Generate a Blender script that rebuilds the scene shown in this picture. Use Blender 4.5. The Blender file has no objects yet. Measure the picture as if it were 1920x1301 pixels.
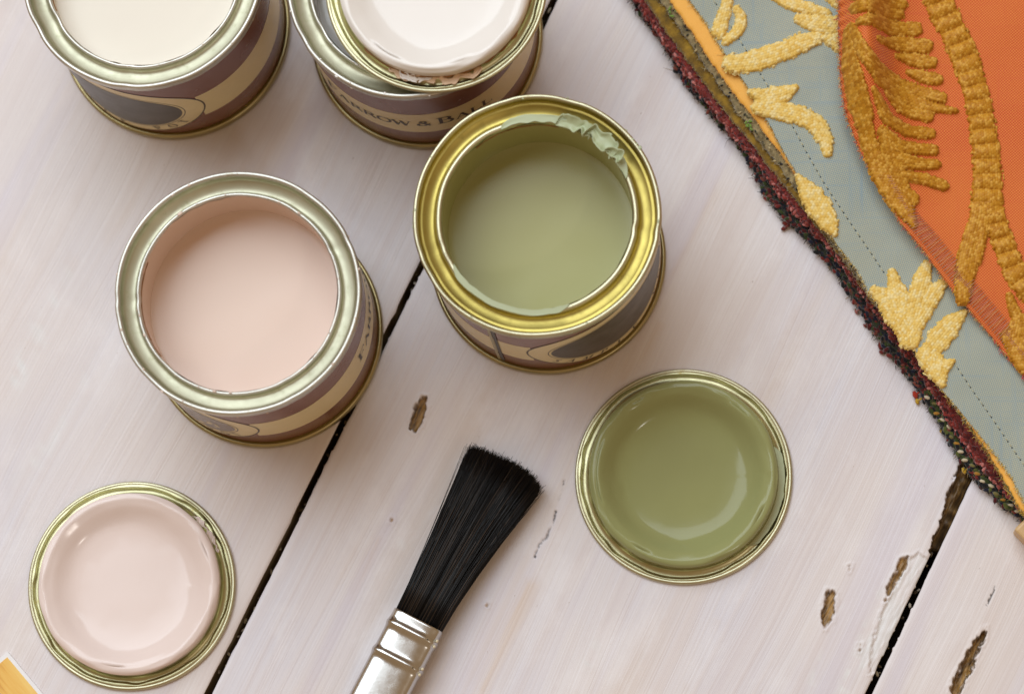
import bpy, math, random
import numpy as np
from mathutils import Matrix, Vector

rng = np.random.default_rng(7)
random.seed(7)
S = 0.001                                   # all lengths below are in millimetres
scene = bpy.context.scene
COL = scene.collection

# ------------------------------------------------------------------ camera
AX, AY, DIST, FPX = 0.1874, 0.0683, 798.39, 6211.25      # tilt, distance and focal length (photo pixels)
IW, IH = 1920.0, 1301.0
_ca, _sa, _cb, _sb = math.cos(AX), math.sin(AX), math.cos(AY), math.sin(AY)
RC = np.array([[_cb, 0, _sb], [0, 1, 0], [-_sb, 0, _cb]]) @ np.array([[1, 0, 0], [0, _ca, -_sa], [0, _sa, _ca]])
FW = RC @ np.array([0, 0, -1.0])
CP = -FW * DIST / (-FW[2])
cam_d = bpy.data.cameras.new('camera')
cam = bpy.data.objects.new('camera', cam_d); COL.objects.link(cam)
m4 = Matrix.Identity(4)
for i in range(3):
    for j in range(3):
        m4[i][j] = RC[i, j]
    m4[i][3] = CP[i] * S
cam.matrix_world = m4
cam_d.sensor_width = 36.0
cam_d.lens = 36.0 * FPX / IW
cam_d.clip_start, cam_d.clip_end = 0.05, 50
cam_d.dof.use_dof = True
cam_d.dof.focus_distance = 0.796
cam_d.dof.aperture_fstop = 11.0
scene.camera = cam

# ------------------------------------------------------------------ light
world = bpy.data.worlds.new('World'); scene.world = world; world.use_nodes = True
bg = world.node_tree.nodes['Background']
bg.inputs['Color'].default_value = (1.0, 0.66, 0.36, 1)
bg.inputs['Strength'].default_value = 0.37

def area(name, loc, target, sx, sy, power, color):
    l = bpy.data.lights.new(name, 'AREA'); l.shape = 'RECTANGLE'
    l.size, l.size_y, l.energy, l.color = sx, sy, power, color
    o = bpy.data.objects.new(name, l); COL.objects.link(o)
    o.location = loc
    o.rotation_euler = (Vector(target) - Vector(loc)).to_track_quat('-Z', 'Y').to_euler()
    o['kind'] = 'helper'
    return o
area('window_light', (-0.73, 1.20, 2.07), (0, 0, 0), 2.6, 2.15, 71.0, (0.78, 0.90, 1.0))
area('room_lamp', (0.75, -0.85, 1.25), (0, 0, 0), 0.07, 0.05, 1.2, (1.0, 0.95, 0.88))
scene.view_settings.view_transform = 'Standard'
scene.view_settings.look = 'None'
scene.view_settings.gamma = 1.0
scene.view_settings.exposure = 0.0
scene.view_settings.use_curve_mapping = False
scene.render.engine = 'CYCLES'
scene.cycles.use_denoising = True
scene.cycles.max_bounces = 8

# ------------------------------------------------------------------ helpers
def P(px, py, z=0.0):
    """table-space x, y (mm) of a place read off the photograph at height z"""
    d = RC @ np.array([(px - IW / 2) / FPX, -(py - IH / 2) / FPX, -1.0])
    t = (z - CP[2]) / d[2]
    q = CP + d * t
    return np.array([q[0], q[1]])
def PL(pts, z=0.0):
    return np.array([P(a, b, z) for a, b in pts])

def vnoise(x, y, seed=0):
    """value noise, vectorised, about -1..1"""
    xi, yi = np.floor(x).astype(np.int64), np.floor(y).astype(np.int64)
    fx, fy = x - xi, y - yi
    fx, fy = fx * fx * (3 - 2 * fx), fy * fy * (3 - 2 * fy)
    def h(a, b):
        n = (a * 374761393 + b * 668265263 + seed * 974634077) & 0x7fffffff
        n = ((n ^ (n >> 13)) * 1274126177) & 0x7fffffff
        n = n ^ (n >> 16)
        return (n & 0xffff) / 32767.5 - 1
    return ((h(xi, yi) * (1 - fx) + h(xi + 1, yi) * fx) * (1 - fy) + (h(xi, yi + 1) * (1 - fx) + h(xi + 1, yi + 1) * fx) * fy)

def thing(name, label, cat, loc=(0, 0, 0), group=None):
    o = bpy.data.objects.new(name, None); COL.objects.link(o)
    o.location = [c * S for c in loc]; o.empty_display_size = 0.01
    o['label'] = label; o['category'] = cat
    if group: o['group'] = group
    return o

def mesh_obj(name, V, F, mat, parent=None, smooth=True, attrs=None, kind=None, label=None):
    """V in mm, in the parent's own space"""
    V = np.asarray(V, dtype=float) * S
    me = bpy.data.meshes.new(name)
    me.from_pydata(V.tolist(), [], [tuple(int(i) for i in f) for f in F])
    me.update()
    if smooth: me.shade_smooth()
    me.materials.append(mat)
    for k, a in (attrs or {}).items():
        at = me.attributes.new(k, 'FLOAT_COLOR', 'POINT')
        a = np.asarray(a, dtype=np.float32)
        if a.shape[1] == 3: a = np.concatenate([a, np.ones((len(a), 1), np.float32)], 1)
        at.data.foreach_set('color', a.ravel())
    o = bpy.data.objects.new(name, me); COL.objects.link(o)
    if parent: o.parent = parent
    if kind: o['kind'] = kind
    if label: o['label'] = label
    return o

def lathe(profile, n=160, a0=0.0, a1=2 * math.pi, wob=None):
    full = abs(a1 - a0 - 2 * math.pi) < 1e-6
    k = n if full else n + 1
    ang = a0 + (a1 - a0) * np.arange(k) / n
    V, F = [], []
    for j, (r, z) in enumerate(profile):
        for i, a in enumerate(ang):
            dr, dz = wob(j, a) if wob else (0, 0)
            V.append(((r + dr) * math.cos(a), (r + dr) * math.sin(a), z + dz))
    m = len(profile)
    for j in range(m - 1):
        for i in range(n):
            i2 = (i + 1) % k
            F.append((j * k + i, (j + 1) * k + i, (j + 1) * k + i2, j * k + i2))
    return V, F

def arc(cx, cz, r, a0, a1, n=6):
    return [(cx + r * math.cos(math.radians(a0 + (a1 - a0) * i / n)), cz + r * math.sin(math.radians(a0 + (a1 - a0) * i / n))) for i in range(n + 1)]

class Bag:
    """collects small shapes into one mesh with a colour per vertex"""
    def __init__(self): self.V, self.F, self.C = [], [], []
    def tube(self, pts, rads, col, n=4):
        pts = np.asarray(pts, float); b = len(self.V); k = len(pts)
        for i in range(k):
            t = pts[min(i + 1, k - 1)] - pts[max(i - 1, 0)]; t = t / (np.linalg.norm(t) + 1e-9)
            u = np.cross(t, (0, 0, 1.0)); 
            if np.linalg.norm(u) < 1e-3: u = np.array([1.0, 0, 0])
            u /= np.linalg.norm(u); w = np.cross(u, t)
            for q in range(n):
                a = 2 * math.pi * q / n
                self.V.append(pts[i] + rads[i] * (math.cos(a) * u + math.sin(a) * w)); self.C.append(col)
        for i in range(k - 1):
            for q in range(n):
                q2 = (q + 1) % n
                self.F.append((b + i * n + q, b + i * n + q2, b + (i + 1) * n + q2, b + (i + 1) * n + q))
        self.F.append(tuple(b + q for q in range(n))[::-1]); self.F.append(tuple(b + (k - 1) * n + q for q in range(n)))
    def blob(self, c, r, col, axis=None):
        b = len(self.V); c = np.asarray(c, float)
        rx, ry, rz = r
        ca, sa = (math.cos(axis), math.sin(axis)) if axis is not None else (1, 0)
        rows = [(-0.7, 0.7), (0.1, 1.0), (0.75, 0.66)]
        def add(x, y, z):
            x, y, z = x * rx, y * ry, z * rz
            self.V.append(c + np.array([x * ca - y * sa, x * sa + y * ca, z])); self.C.append(col)
        add(0, 0, -1)
        for (z, rr) in rows:
            for q in range(6):
                a = math.pi * q / 3; add(rr * math.cos(a), rr * math.sin(a), z)
        add(0, 0, 1)
        for q in range(6):
            q2 = (q + 1) % 6
            self.F.append((b, b + 1 + q2, b + 1 + q))
            for k in range(2):
                self.F.append((b + 1 + k * 6 + q, b + 1 + k * 6 + q2, b + 7 + k * 6 + q2, b + 7 + k * 6 + q))
            self.F.append((b + 13 + q, b + 13 + q2, b + 19))
    def build(self, name, mat, parent=None, kind=None, label=None):
        return mesh_obj(name, self.V, self.F, mat, parent, True, {'tint': np.array(self.C)}, kind, label)

# ------------------------------------------------------------------ materials
def lin(r, g, b):
    f = lambda c: (c / 255 / 12.92) if c / 255 <= 0.04045 else ((c / 255 + 0.055) / 1.055) ** 2.4
    return (f(r), f(g), f(b), 1.0)
class NT:
    def __init__(self, name):
        self.m = bpy.data.materials.new(name); self.m.use_nodes = True
        self.t = self.m.node_tree; self.b = self.t.nodes['Principled BSDF']
    def n(self, typ, **kw):
        x = self.t.nodes.new(typ)
        for k, v in kw.items():
            if k.startswith('_'): setattr(x, k[1:], v)
            else: x.inputs[k.replace('__', ' ')].default_value = v
        return x
    def l(self, a, b): self.t.links.new(a, b)
    def mix(self, fac, a, b, mode='MIX'):
        x = self.t.nodes.new('ShaderNodeMix'); x.data_type = 'RGBA'; x.blend_type = mode
        for s, v in ((0, fac), (6, a), (7, b)):
            if hasattr(v, 'links') or hasattr(v, 'is_linked'): self.l(v, x.inputs[s])
            else: x.inputs[s].default_value = v
        return x.outputs[2]
    def math(self, op, a, b=None, c=None):
        x = self.t.nodes.new('ShaderNodeMath'); x.operation = op
        for i, v in enumerate((a, b, c)):
            if v is None: continue
            if hasattr(v, 'is_linked'): self.l(v, x.inputs[i])
            else: x.inputs[i].default_value = v
        return x.outputs[0]
    def ramp(self, fac, stops):
        x = self.t.nodes.new('ShaderNodeValToRGB'); r = x.color_ramp
        while len(r.elements) < len(stops): r.elements.new(0.5)
        for e, (p, c) in zip(r.elements, stops): e.position = p; e.color = c if len(c) == 4 else (*c, 1)
        self.l(fac, x.inputs[0]); return x.outputs[0]
    def coords(self, scale=(1, 1, 1), rot=(0, 0, 0), kind='Object'):
        tc = self.t.nodes.new('ShaderNodeTexCoord'); mp = self.t.nodes.new('ShaderNodeMapping')
        mp.inputs['Scale'].default_value = scale; mp.inputs['Rotation'].default_value = rot
        self.l(tc.outputs[kind], mp.inputs['Vector']); return mp.outputs[0]
    def noise(self, vec, scale, detail=3, rough=0.55):
        x = self.n('ShaderNodeTexNoise', Scale=scale, Detail=detail, Roughness=rough); self.l(vec, x.inputs['Vector']); return x.outputs['Fac']
    def bump(self, h, strength, dist):
        x = self.n('ShaderNodeBump', Strength=strength, Distance=dist); self.l(h, x.inputs['Height']); self.l(x.outputs[0], self.b.inputs['Normal']); return x
    def set(self, **kw):
        for k, v in kw.items():
            k = k.replace('__', ' ')
            if hasattr(v, 'is_linked'): self.l(v, self.b.inputs[k])
            else: self.b.inputs[k].default_value = v

def metal(name, col, rough=0.28, dark=0.75, brush=True, tarnish=None):
    t = NT(name); v = t.coords((1, 1, 1))
    n1 = t.noise(v, 380, 4, 0.65); n2 = t.noise(v, 90, 3)
    c = t.mix(t.ramp(n2, [(0.3, (0, 0, 0)), (0.7, (1, 1, 1))]), tuple(x * dark for x in col[:3]) + (1,), col)
    if tarnish:
        c = t.mix(t.ramp(n1, [(0.60, (0, 0, 0)), (0.74, (1, 1, 1))]), c, tarnish)
    t.set(Base__Color=c, Metallic=1.0, Roughness=t.math('MULTIPLY_ADD', n1, 0.25, rough - 0.08))
    t.bump(t.noise(v, 1400, 2, 0.6), 0.03, 0.0002)
    return t.m
M_TINPLATE = metal('tinplate_silver', (0.66, 0.64, 0.58, 1), 0.40, 0.85, tarnish=(0.45, 0.40, 0.28, 1))
M_PALEGOLD = metal('pale_gold_lacquer', (0.55, 0.53, 0.39, 1), 0.44, 0.85, tarnish=(0.43, 0.42, 0.27, 1))
M_GOLD = metal('deep_gold_lacquer', (0.50, 0.40, 0.11, 1), 0.38, 0.8, tarnish=(0.36, 0.29, 0.08, 1))
M_GOLDBEAD = metal('gold_bead', (0.60, 0.56, 0.38, 1), 0.34, 0.85, tarnish=(0.5, 0.42, 0.22, 1))
M_LIDGOLD = metal('lid_gold', (0.52, 0.49, 0.29, 1), 0.30, 0.85, tarnish=(0.45, 0.38, 0.16, 1))
M_BASEGOLD = metal('base_seam_gold', (0.46, 0.38, 0.19, 1), 0.30, 0.8)
M_NICKEL = metal('nickel_ferrule', (0.62, 0.605, 0.585, 1), 0.2, 0.9)

def paint(name, col, rough=0.22, var=0.06, spec=0.45):
    t = NT(name); v = t.coords()
    n = t.noise(v, 60, 3)
    c2 = tuple(min(1, x * (1 + var)) for x in col[:3]) + (1,); c1 = tuple(x * (1 - var) for x in col[:3]) + (1,)
    t.set(Base__Color=t.mix(n, c1, c2), Roughness=rough)
    t.b.inputs['Specular IOR Level'].default_value = spec
    sw = t.n('ShaderNodeTexWave', Scale=26, Distortion=9, Detail=2, Detail__Scale=1.2); sw.wave_type = 'RINGS'; t.l(v, sw.inputs['Vector'])
    t.bump(t.math('ADD', t.noise(v, 120, 3), t.math('MULTIPLY', sw.outputs['Fac'], 0.16)), 0.035, 0.0007)
    return t.m
M_PINK = paint('pink_paint', lin(223, 200, 185), 0.24, 0.02, 0.36)
M_GREEN = paint('olive_green_paint', lin(170, 167, 114), 0.26, 0.03, 0.27)
M_GREENLID = paint('olive_green_wet_paint', lin(150, 152, 102), 0.15, 0.07, 0.3)
M_PINKLID = paint('pink_wet_paint', lin(231, 213, 206), 0.16, 0.02, 0.4)
M_GREENDRY = paint('olive_green_dried_paint', lin(176, 184, 148), 0.42, 0.06)
M_CREAM = paint('cream_paint', lin(229, 221, 206), 0.22, 0.02)
M_WHITE = paint('white_paint', lin(234, 228, 222), 0.16, 0.02)
M_CRUST = paint('peach_paint_crust', lin(226, 196, 166), 0.5, 0.25)
M_RUST = paint('rusty_paint_line', lin(150, 104, 58), 0.6, 0.3)

def printed(name, col, rough=0.24, var=0.08):
    t = NT(name); v = t.coords()
    n = t.noise(v, 500, 4, 0.7)
    t.set(Base__Color=t.mix(n, tuple(x * (1 - var) for x in col[:3]) + (1,), tuple(min(1, x * (1 + var)) for x in col[:3]) + (1,)), Roughness=t.math('MULTIPLY_ADD', t.noise(v, 160, 3), 0.2, rough - 0.1))
    return t.m
M_MAUVE = printed('mauve_brown_print', lin(124, 74, 62))
M_BAND = printed('cream_print', lin(230, 212, 164), 0.32)
M_CAMEO = printed('taupe_print', lin(62, 54, 46), 0.34)
M_CAMEO2 = printed('grey_taupe_print', lin(122, 106, 98), 0.28)
M_INK = printed('dark_brown_ink', lin(66, 50, 44), 0.4)
M_SEAM = printed('dark_seam', lin(40, 30, 22), 0.4)

def tint_mat(name, rough=0.8, sheen=0.3, attr='tint', bump=None):
    t = NT(name); a = t.n('ShaderNodeAttribute', _attribute_name=attr)
    v = t.coords(); n = t.noise(v, 900, 3)
    c = t.mix(n, t.mix(0.2, a.outputs['Color'], (0, 0, 0, 1)), a.outputs['Color'])
    t.set(Base__Color=c, Roughness=rough); t.b.inputs['Sheen Weight'].default_value = sheen
    t.b.inputs['Specular IOR Level'].default_value = 0.2
    if bump: t.bump(t.noise(v, bump, 2), 0.5, 0.0004)
    return t.m
M_YARN = tint_mat('yarn', 0.9, 0.4)
M_SILK = tint_mat('embroidery_silk', 0.5, 0.05)

# ------------------------------------------------------------------ the table: three whitewashed planks
E0, E1 = P(390, 1301), P(1040, 0)
UD = (E1 - E0) / np.linalg.norm(E1 - E0); VD = np.array([UD[1], -UD[0]])       # along and across the planks
def uv(p): p = np.atleast_2d(p) - E0; return np.stack([p @ UD, p @ VD], 1)
G2 = uv(PL([(1634, 1301), (1821, 900)]))
V2 = float(G2[:, 1].mean())                                                    # right joint

def wood_material():
    t = NT('whitewashed_pine'); tc = t.t.nodes.new('ShaderNodeTexCoord')
    a = t.n('ShaderNodeAttribute', _attribute_name='wear'); sep = t.n('ShaderNodeSeparateColor'); t.l(a.outputs['Color'], sep.inputs[0])
    oi = t.n('ShaderNodeObjectInfo')
    comb = t.n('ShaderNodeCombineXYZ'); t.l(t.math('MULTIPLY', oi.outputs['Random'], 7.0), comb.inputs[1])
    add = t.n('ShaderNodeVectorMath', _operation='ADD'); t.l(tc.outputs['Object'], add.inputs[0]); t.l(comb.outputs[0], add.inputs[1])
    def mp(s):
        x = t.n('ShaderNodeMapping'); x.inputs['Scale'].default_value = s; t.l(add.outputs[0], x.inputs['Vector']); return x.outputs[0]
    warp = t.noise(mp((6, 22, 1)), 1.0, 2)
    wv = t.n('ShaderNodeCombineXYZ'); t.l(t.math('MULTIPLY', warp, 0.012), wv.inputs[1])
    add2 = t.n('ShaderNodeVectorMath', _operation='ADD'); t.l(add.outputs[0], add2.inputs[0]); t.l(wv.outputs[0], add2.inputs[1])
    m2 = t.n('ShaderNodeMapping'); m2.inputs['Scale'].default_value = (3.0, 260, 1); t.l(add2.outputs[0], m2.inputs['Vector'])
    grain = t.noise(m2.outputs[0], 1.0, 4, 0.6)
    m3 = t.n('ShaderNodeMapping'); m3.inputs['Scale'].default_value = (8.0, 1500, 1); t.l(add2.outputs[0], m3.inputs['Vector'])
    fine = t.noise(m3.outputs[0], 1.0, 3, 0.6)
    broad = t.noise(mp((9, 45, 1)), 1.0, 3)
    patch = t.noise(mp((16, 26, 1)), 1.0, 3)
    c = t.mix(t.ramp(patch, [(0.35, (0, 0, 0)), (0.68, (1, 1, 1))]), lin(223, 215, 214), lin(214, 210, 218))
    c = t.mix(t.math('MULTIPLY', t.ramp(grain, [(0.42, (0, 0, 0)), (0.62, (1, 1, 1))]), 0.34), c, lin(208, 191, 186))
    c = t.mix(t.math('MULTIPLY', t.ramp(broad, [(0.56, (0, 0, 0)), (0.74, (1, 1, 1))]), 0.6), c, lin(208, 188, 172))
    c = t.mix(t.math('MULTIPLY', t.ramp(fine, [(0.40, (0, 0, 0)), (0.66, (1, 1, 1))]), 0.20), c, lin(238, 231, 228))
    c = t.mix(t.math('MULTIPLY', t.ramp(fine, [(0.25, (1, 1, 1)), (0.40, (0, 0, 0))]), 0.20), c, lin(204, 186, 178))
    wash = t.noise(mp((34, 60, 1)), 1.0, 5, 0.65); cloud = t.noise(mp((7, 12, 1)), 1.0, 3, 0.5)
    c = t.mix(t.math('MULTIPLY', t.ramp(wash, [(0.50, (0, 0, 0)), (0.66, (1, 1, 1))]), 0.55), c, lin(233, 228, 230))
    c = t.mix(t.math('MULTIPLY', t.ramp(cloud, [(0.46, (0, 0, 0)), (0.66, (1, 1, 1))]), 0.5), c, lin(219, 206, 200))
    lav = t.noise(mp((4, 90, 1)), 1.0, 3, 0.5)
    c = t.mix(t.math('MULTIPLY', t.ramp(lav, [(0.55, (0, 0, 0)), (0.70, (1, 1, 1))]), 0.45), c, lin(206, 198, 212))
    spk = t.noise(mp((420, 900, 1)), 1.0, 2)
    c = t.mix(t.math('MULTIPLY', t.ramp(spk, [(0.75, (0, 0, 0)), (0.80, (1, 1, 1))]), 0.5), c, lin(150, 122, 98))
    rawn = t.noise(mp((160, 900, 60)), 1.0, 4, 0.7)
    raw = t.mix(t.ramp(rawn, [(0.36, (0, 0, 0)), (0.64, (1, 1, 1))]), lin(74, 50, 24), lin(182, 140, 78))
    c = t.mix(a.outputs['Alpha'], c, t.mix(grain, lin(200, 170, 140), lin(216, 192, 168)))
    c = t.mix(sep.outputs[2], c, t.mix(rawn, lin(206, 204, 204), lin(240, 238, 238)))
    c = t.mix(sep.outputs[0], c, raw)
    c = t.mix(sep.outputs[1], c, lin(40, 30, 20))
    geo = t.n('ShaderNodeNewGeometry'); sn = t.n('ShaderNodeSeparateXYZ'); t.l(geo.outputs['True Normal'], sn.inputs[0])
    side = t.ramp(sn.outputs[2], [(0.10, (1, 1, 1)), (0.35, (0, 0, 0))])
    c = t.mix(side, c, lin(96, 78, 52))                                          # bare unpainted plank edges
    t.set(Base__Color=c, Roughness=t.math('MULTIPLY_ADD', fine, 0.25, 0.36))
    h = t.math('ADD', t.math('MULTIPLY', fine, 0.6), t.math('MULTIPLY', grain, 0.7))
    h = t.math('ADD', h, t.math('MULTIPLY', rawn, sep.outputs[0]))
    h = t.math('ADD', h, t.math('MULTIPLY', wash, 0.8))
    t.bump(h, 0.36, 0.0005)
    return t.m
M_WOOD = wood_material()

def poly_sd(p, poly):
    """signed distance (inside positive) of points to a polygon"""
    d = np.full(len(p), 1e9); ins = np.zeros(len(p), bool); n = len(poly)
    for i in range(n):
        a, b = poly[i], poly[(i + 1) % n]; ab = b - a
        t = np.clip(((p - a) @ ab) / (ab @ ab + 1e-12), 0, 1)
        d = np.minimum(d, np.linalg.norm(p - (a + t[:, None] * ab), axis=1))
        c = ((a[1] > p[:, 1]) != (b[1] > p[:, 1]))
        xx = (b[0] - a[0]) * (p[:, 1] - a[1]) / (b[1] - a[1] + 1e-12) + a[0]
        ins ^= c & (p[:, 0] < xx)
    return np.where(ins, d, -d)

def lines(a, b, base, fine, spots):
    out = [a]; x = a
    while x < b:
        st = base
        for (s0, s1) in spots:
            if s0 - 1 < x < s1 + 1: st = fine
            elif x <= s0 - 1: st = min(st, max(fine, s0 - 1 - x + 1e-3)) if s0 - 1 - x < base else st
        x += st; out.append(min(x, b))
    return np.array(out)

table = bpy.data.objects.new('table_top', None); COL.objects.link(table); table['kind'] = 'structure'
TH = 18.0
# damage: (kind, outline in photo pixels, depth mm)
DAM_MID = [
    ('raw', [(790, 741), (803, 741), (799, 770), (790, 800), (776, 812), (768, 805), (770, 780), (778, 760)], 2.0),
    ('raw', [(1550, 1105), (1566, 1106), (1568, 1130), (1562, 1160), (1548, 1180), (1541, 1170), (1540, 1150), (1545, 1125)], 1.6),
    ('dark', [(1850, 850), (1802, 868), (1788, 900), (1775, 925), (1764, 975), (1750, 1005), (1741, 1032), (1755, 1052), (1790, 1010), (1850, 890)], 3.2),
    ('white', [(1700, 1046), (1722, 1036), (1752, 1050), (1765, 1070), (1700, 1200), (1660, 1262), (1628, 1262), (1634, 1210), (1650, 1150), (1675, 1105), (1690, 1065)], 0.45),
    ('raw', [(1686, 1046), (1704, 1042), (1702, 1060), (1686, 1088), (1668, 1116), (1658, 1130), (1662, 1100), (1678, 1070)], 1.3),
    ('crack', [(1042, 958), (1037, 985), (1030, 992), (1024, 1008), (1012, 1020), (1003, 1044)], 0.9),
    ('crack', [(1058, 900), (1052, 925), (1046, 940)], 0.6),
    ('scuff', [(735, 1020), (750, 1008), (775, 1010), (782, 1024), (760, 1030), (745, 1033)], 0.0),
    ('scuff', [(1560, 1301), (1600, 1200), (1650, 1090), (1664, 1095), (1630, 1200), (1600, 1310)], 0.0),
    ('scuff', [(1500, 1301), (1540, 1200), (1580, 1120), (1588, 1125), (1556, 1200), (1520, 1310)], 0.0),
    ('scuff', [(1600, 1230), (1640, 1150), (1668, 1110), (1660, 1170), (1630, 1260), (1606, 1290)], 0.0),
    ('scuff', [(1080, 1240), (1120, 1190), (1150, 1180), (1140, 1220), (1100, 1270)], 0.0),
    ('tan', [(985, 1080), (1012, 1090), (960, 1200), (915, 1301), (880, 1310), (930, 1190)], 0.75),
    ('tan', [(1340, 350), (1356, 358), (1320, 420), (1270, 520), (1256, 515), (1300, 430)], 0.7),
    ('tan', [(1232, 600), (1246, 606), (1214, 670), (1170, 720), (1166, 708), (1200, 660)], 0.7),
    ('tan', [(700, 1000), (722, 1005), (690, 1080), (660, 1130), (655, 1110), (680, 1050)], 0.55),
    ('tan', [(1345, 1160), (1356, 1164), (1345, 1190), (1338, 1185)], 0.6),
    ('tan', [(1285, 1285), (1295, 1287), (1292, 1305), (1284, 1303)], 0.8),
    ('raw', [(733, 972), (738, 970), (737, 977), (733, 979)], 0.3),
    ('raw', [(912, 1130), (917, 1131), (914, 1137), (910, 1135)], 0.3),
    ('raw', [(1590, 1060), (1596, 1058), (1594, 1068), (1589, 1070)], 0.35),
    ('raw', [(1612, 1208), (1617, 1206), (1612, 1222), (1608, 1220)], 0.35),
]
DAM_RIGHT = [
    ('raw', [(1849, 1174), (1847, 1200), (1838, 1215), (1826, 1250), (1805, 1290), (1790, 1312), (1781, 1298), (1786, 1276), (1803, 1243), (1826, 1200)], 2.8),
    ('crack', [(1866, 1098), (1858, 1120), (1850, 1134)], 0.4),
]
DAM_LEFT = [
    ('tan', [(128, 480), (142, 484), (128, 520), (116, 516)], 0.9), ('tan', [(70, 620), (84, 622), (70, 660), (58, 650)], 0.6), ('tan', [(12, 488), (24, 486), (16, 510), (6, 508)], 0.8),
    ('tan', [(60, 200), (80, 205), (40, 300), (10, 360), (0, 340), (30, 270)], 0.45), ('tan', [(290, 240), (320, 250), (240, 420), (200, 470), (190, 450), (250, 330)], 0.4), ('tan', [(640, 180), (670, 200), (590, 340), (560, 330)], 0.4),
    ('scuff', [(10, 700), (60, 600), (130, 480), (150, 490), (90, 640), (30, 760)], 0.0), ('scuff', [(20, 900), (100, 800), (160, 700), (175, 712), (110, 830), (50, 930)], 0.0),
]
U0, U1 = -130.0, 330.0
def plank(v0, v1, dam, seed):
    dm = [(k, uv(PL(pts)), d) for k, pts, d in dam]
    gouge = (dm[2][1][:, 0].min() + 3.0, dm[2][1][:, 0].max()) if dam is DAM_MID else (0, 0)
    us = [(q[:, 0].min() - 1, q[:, 0].max() + 1) for k, q, d in dm if k not in ('scuff', 'tan')]
    vs = [(q[:, 1].min() - 1, q[:, 1].max() + 1) for k, q, d in dm if k not in ('scuff', 'tan')]
    ul = lines(U0, U1, 2.0, 0.28, us); vl = lines(v0, v1, 2.0, 0.28, vs)
    vl = np.unique(np.concatenate([vl, v0 + np.array([0.15, 0.35, 0.7, 1.2]), v1 - np.array([0.15, 0.35, 0.7, 1.2])]))
    UU, VV = np.meshgrid(ul, vl, indexing='ij'); p = np.stack([UU.ravel(), VV.ravel()], 1)
    z = 0.05 * vnoise(p[:, 0] / 60, p[:, 1] / 25, seed)
    for e, sg in ((v0, 1), (v1, -1)):                                            # worn, eased arrises
        de = np.abs(p[:, 1] - e); z -= 0.35 * np.exp(-de / 0.35)
    wear = np.zeros((len(p), 4))
    for k, q, d in dm:
        if k == 'crack':
            dd = np.full(len(p), 1e9)
            for a, b in zip(q[:-1], q[1:]):
                ab = b - a; t = np.clip(((p - a) @ ab) / (ab @ ab), 0, 1)
                dd = np.minimum(dd, np.linalg.norm(p - (a + t[:, None] * ab), axis=1))
            dd = dd + 0.22 * vnoise(p[:, 0] / 0.5, p[:, 1] / 0.4, 5)
            mk = np.clip(1 - dd / 0.26, 0, 1) * np.clip(0.75 + vnoise(p[:, 0] / 2.0, p[:, 1] / 2.0, 6), 0, 1); z -= d * mk; wear[:, 1] = np.maximum(wear[:, 1], np.clip(mk * 1.6, 0, 0.85))
            continue
        sd = poly_sd(p, q) + 0.35 * vnoise(p[:, 0] / 1.1, p[:, 1] / 0.5, 11) + 0.25 * vnoise(p[:, 0] / 0.5, p[:, 1] / 0.35, 12)
        mk = np.clip(sd / 0.45, 0, 1)
        rough = 0.5 + 0.5 * vnoise(p[:, 0] / 1.6, p[:, 1] / 0.35, 13)
        if k == 'tan':
            wear[:, 3] = np.maximum(wear[:, 3], 0.6 * d * np.clip((poly_sd(p, q) + 0.8) / 2.6, 0, 1) ** 1.3 * np.clip(0.75 + 0.6 * vnoise(p[:, 0] / 9, p[:, 1] / 0.5, 16), 0, 1)); continue
        if k == 'scuff':
            wear[:, 2] = np.maximum(wear[:, 2], np.clip(sd / 2, 0, 1) * np.clip(0.3 + vnoise(p[:, 0] / 1.5, p[:, 1] / 1.2, 14), 0, 1)); continue
        z -= d * mk * (0.65 + 0.35 * rough)
        z += 0.14 * np.exp(-((sd + 0.35) / 0.35) ** 2) * (k != 'dark')                # lifted paint lip round the chip
        if k == 'raw': wear[:, 0] = np.maximum(wear[:, 0], mk); wear[:, 2] *= 1 - mk
        if k == 'dark': wear[:, 0] = np.maximum(wear[:, 0], mk); wear[:, 1] = np.maximum(wear[:, 1], 0.8 * mk * (0.35 + 0.65 * rough))
        if k == 'white': wear[:, 2] = np.maximum(wear[:, 2], np.clip(mk * (0.55 + 0.5 * vnoise(p[:, 0] / 5, p[:, 1] / 1.0, 15)), 0, 1))
    edge = 0.12 * vnoise(p[:, 0] / 14, p[:, 1] * 0, seed + 3) + 0.06 * vnoise(p[:, 0] / 1.7, p[:, 1] * 0, seed + 5) + 0.3 * np.clip(vnoise(p[:, 0] / 1.3, p[:, 1] * 0, seed + 4) - 0.62, 0, 1) * 2.5
    if dam is DAM_MID: edge = np.where((p[:, 0] > gouge[0]) & (p[:, 0] < gouge[1]) & (p[:, 1] > 20), 1.5, edge)
    pv = p[:, 1].copy()
    pv += np.where(np.abs(p[:, 1] - v0) < 0.01, -edge, 0) + np.where(np.abs(p[:, 1] - v1) < 0.01, edge, 0)
    pos = E0 + p[:, :1] * UD + pv[:, None] * VD
    nu, nv = len(ul), len(vl)
    # plank object space: x along the grain
    loc = np.stack([p[:, 0], pv, z], 1)
    V = loc.tolist(); F = []
    idx = lambda i, j: i * nv + j
    for i in range(nu - 1):
        for j in range(nv - 1):
            F.append((idx(i, j), idx(i, j + 1), idx(i + 1, j + 1), idx(i + 1, j)))
    base = len(V)
    ring = [idx(i, 0) for i in range(nu)] + [idx(nu - 1, j) for j in range(1, nv)] + [idx(i, nv - 1) for i in range(nu - 2, -1, -1)] + [idx(0, j) for j in range(nv - 2, 0, -1)]
    for r in ring: V.append((V[r][0], V[r][1], -TH))
    n = len(ring)
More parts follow.
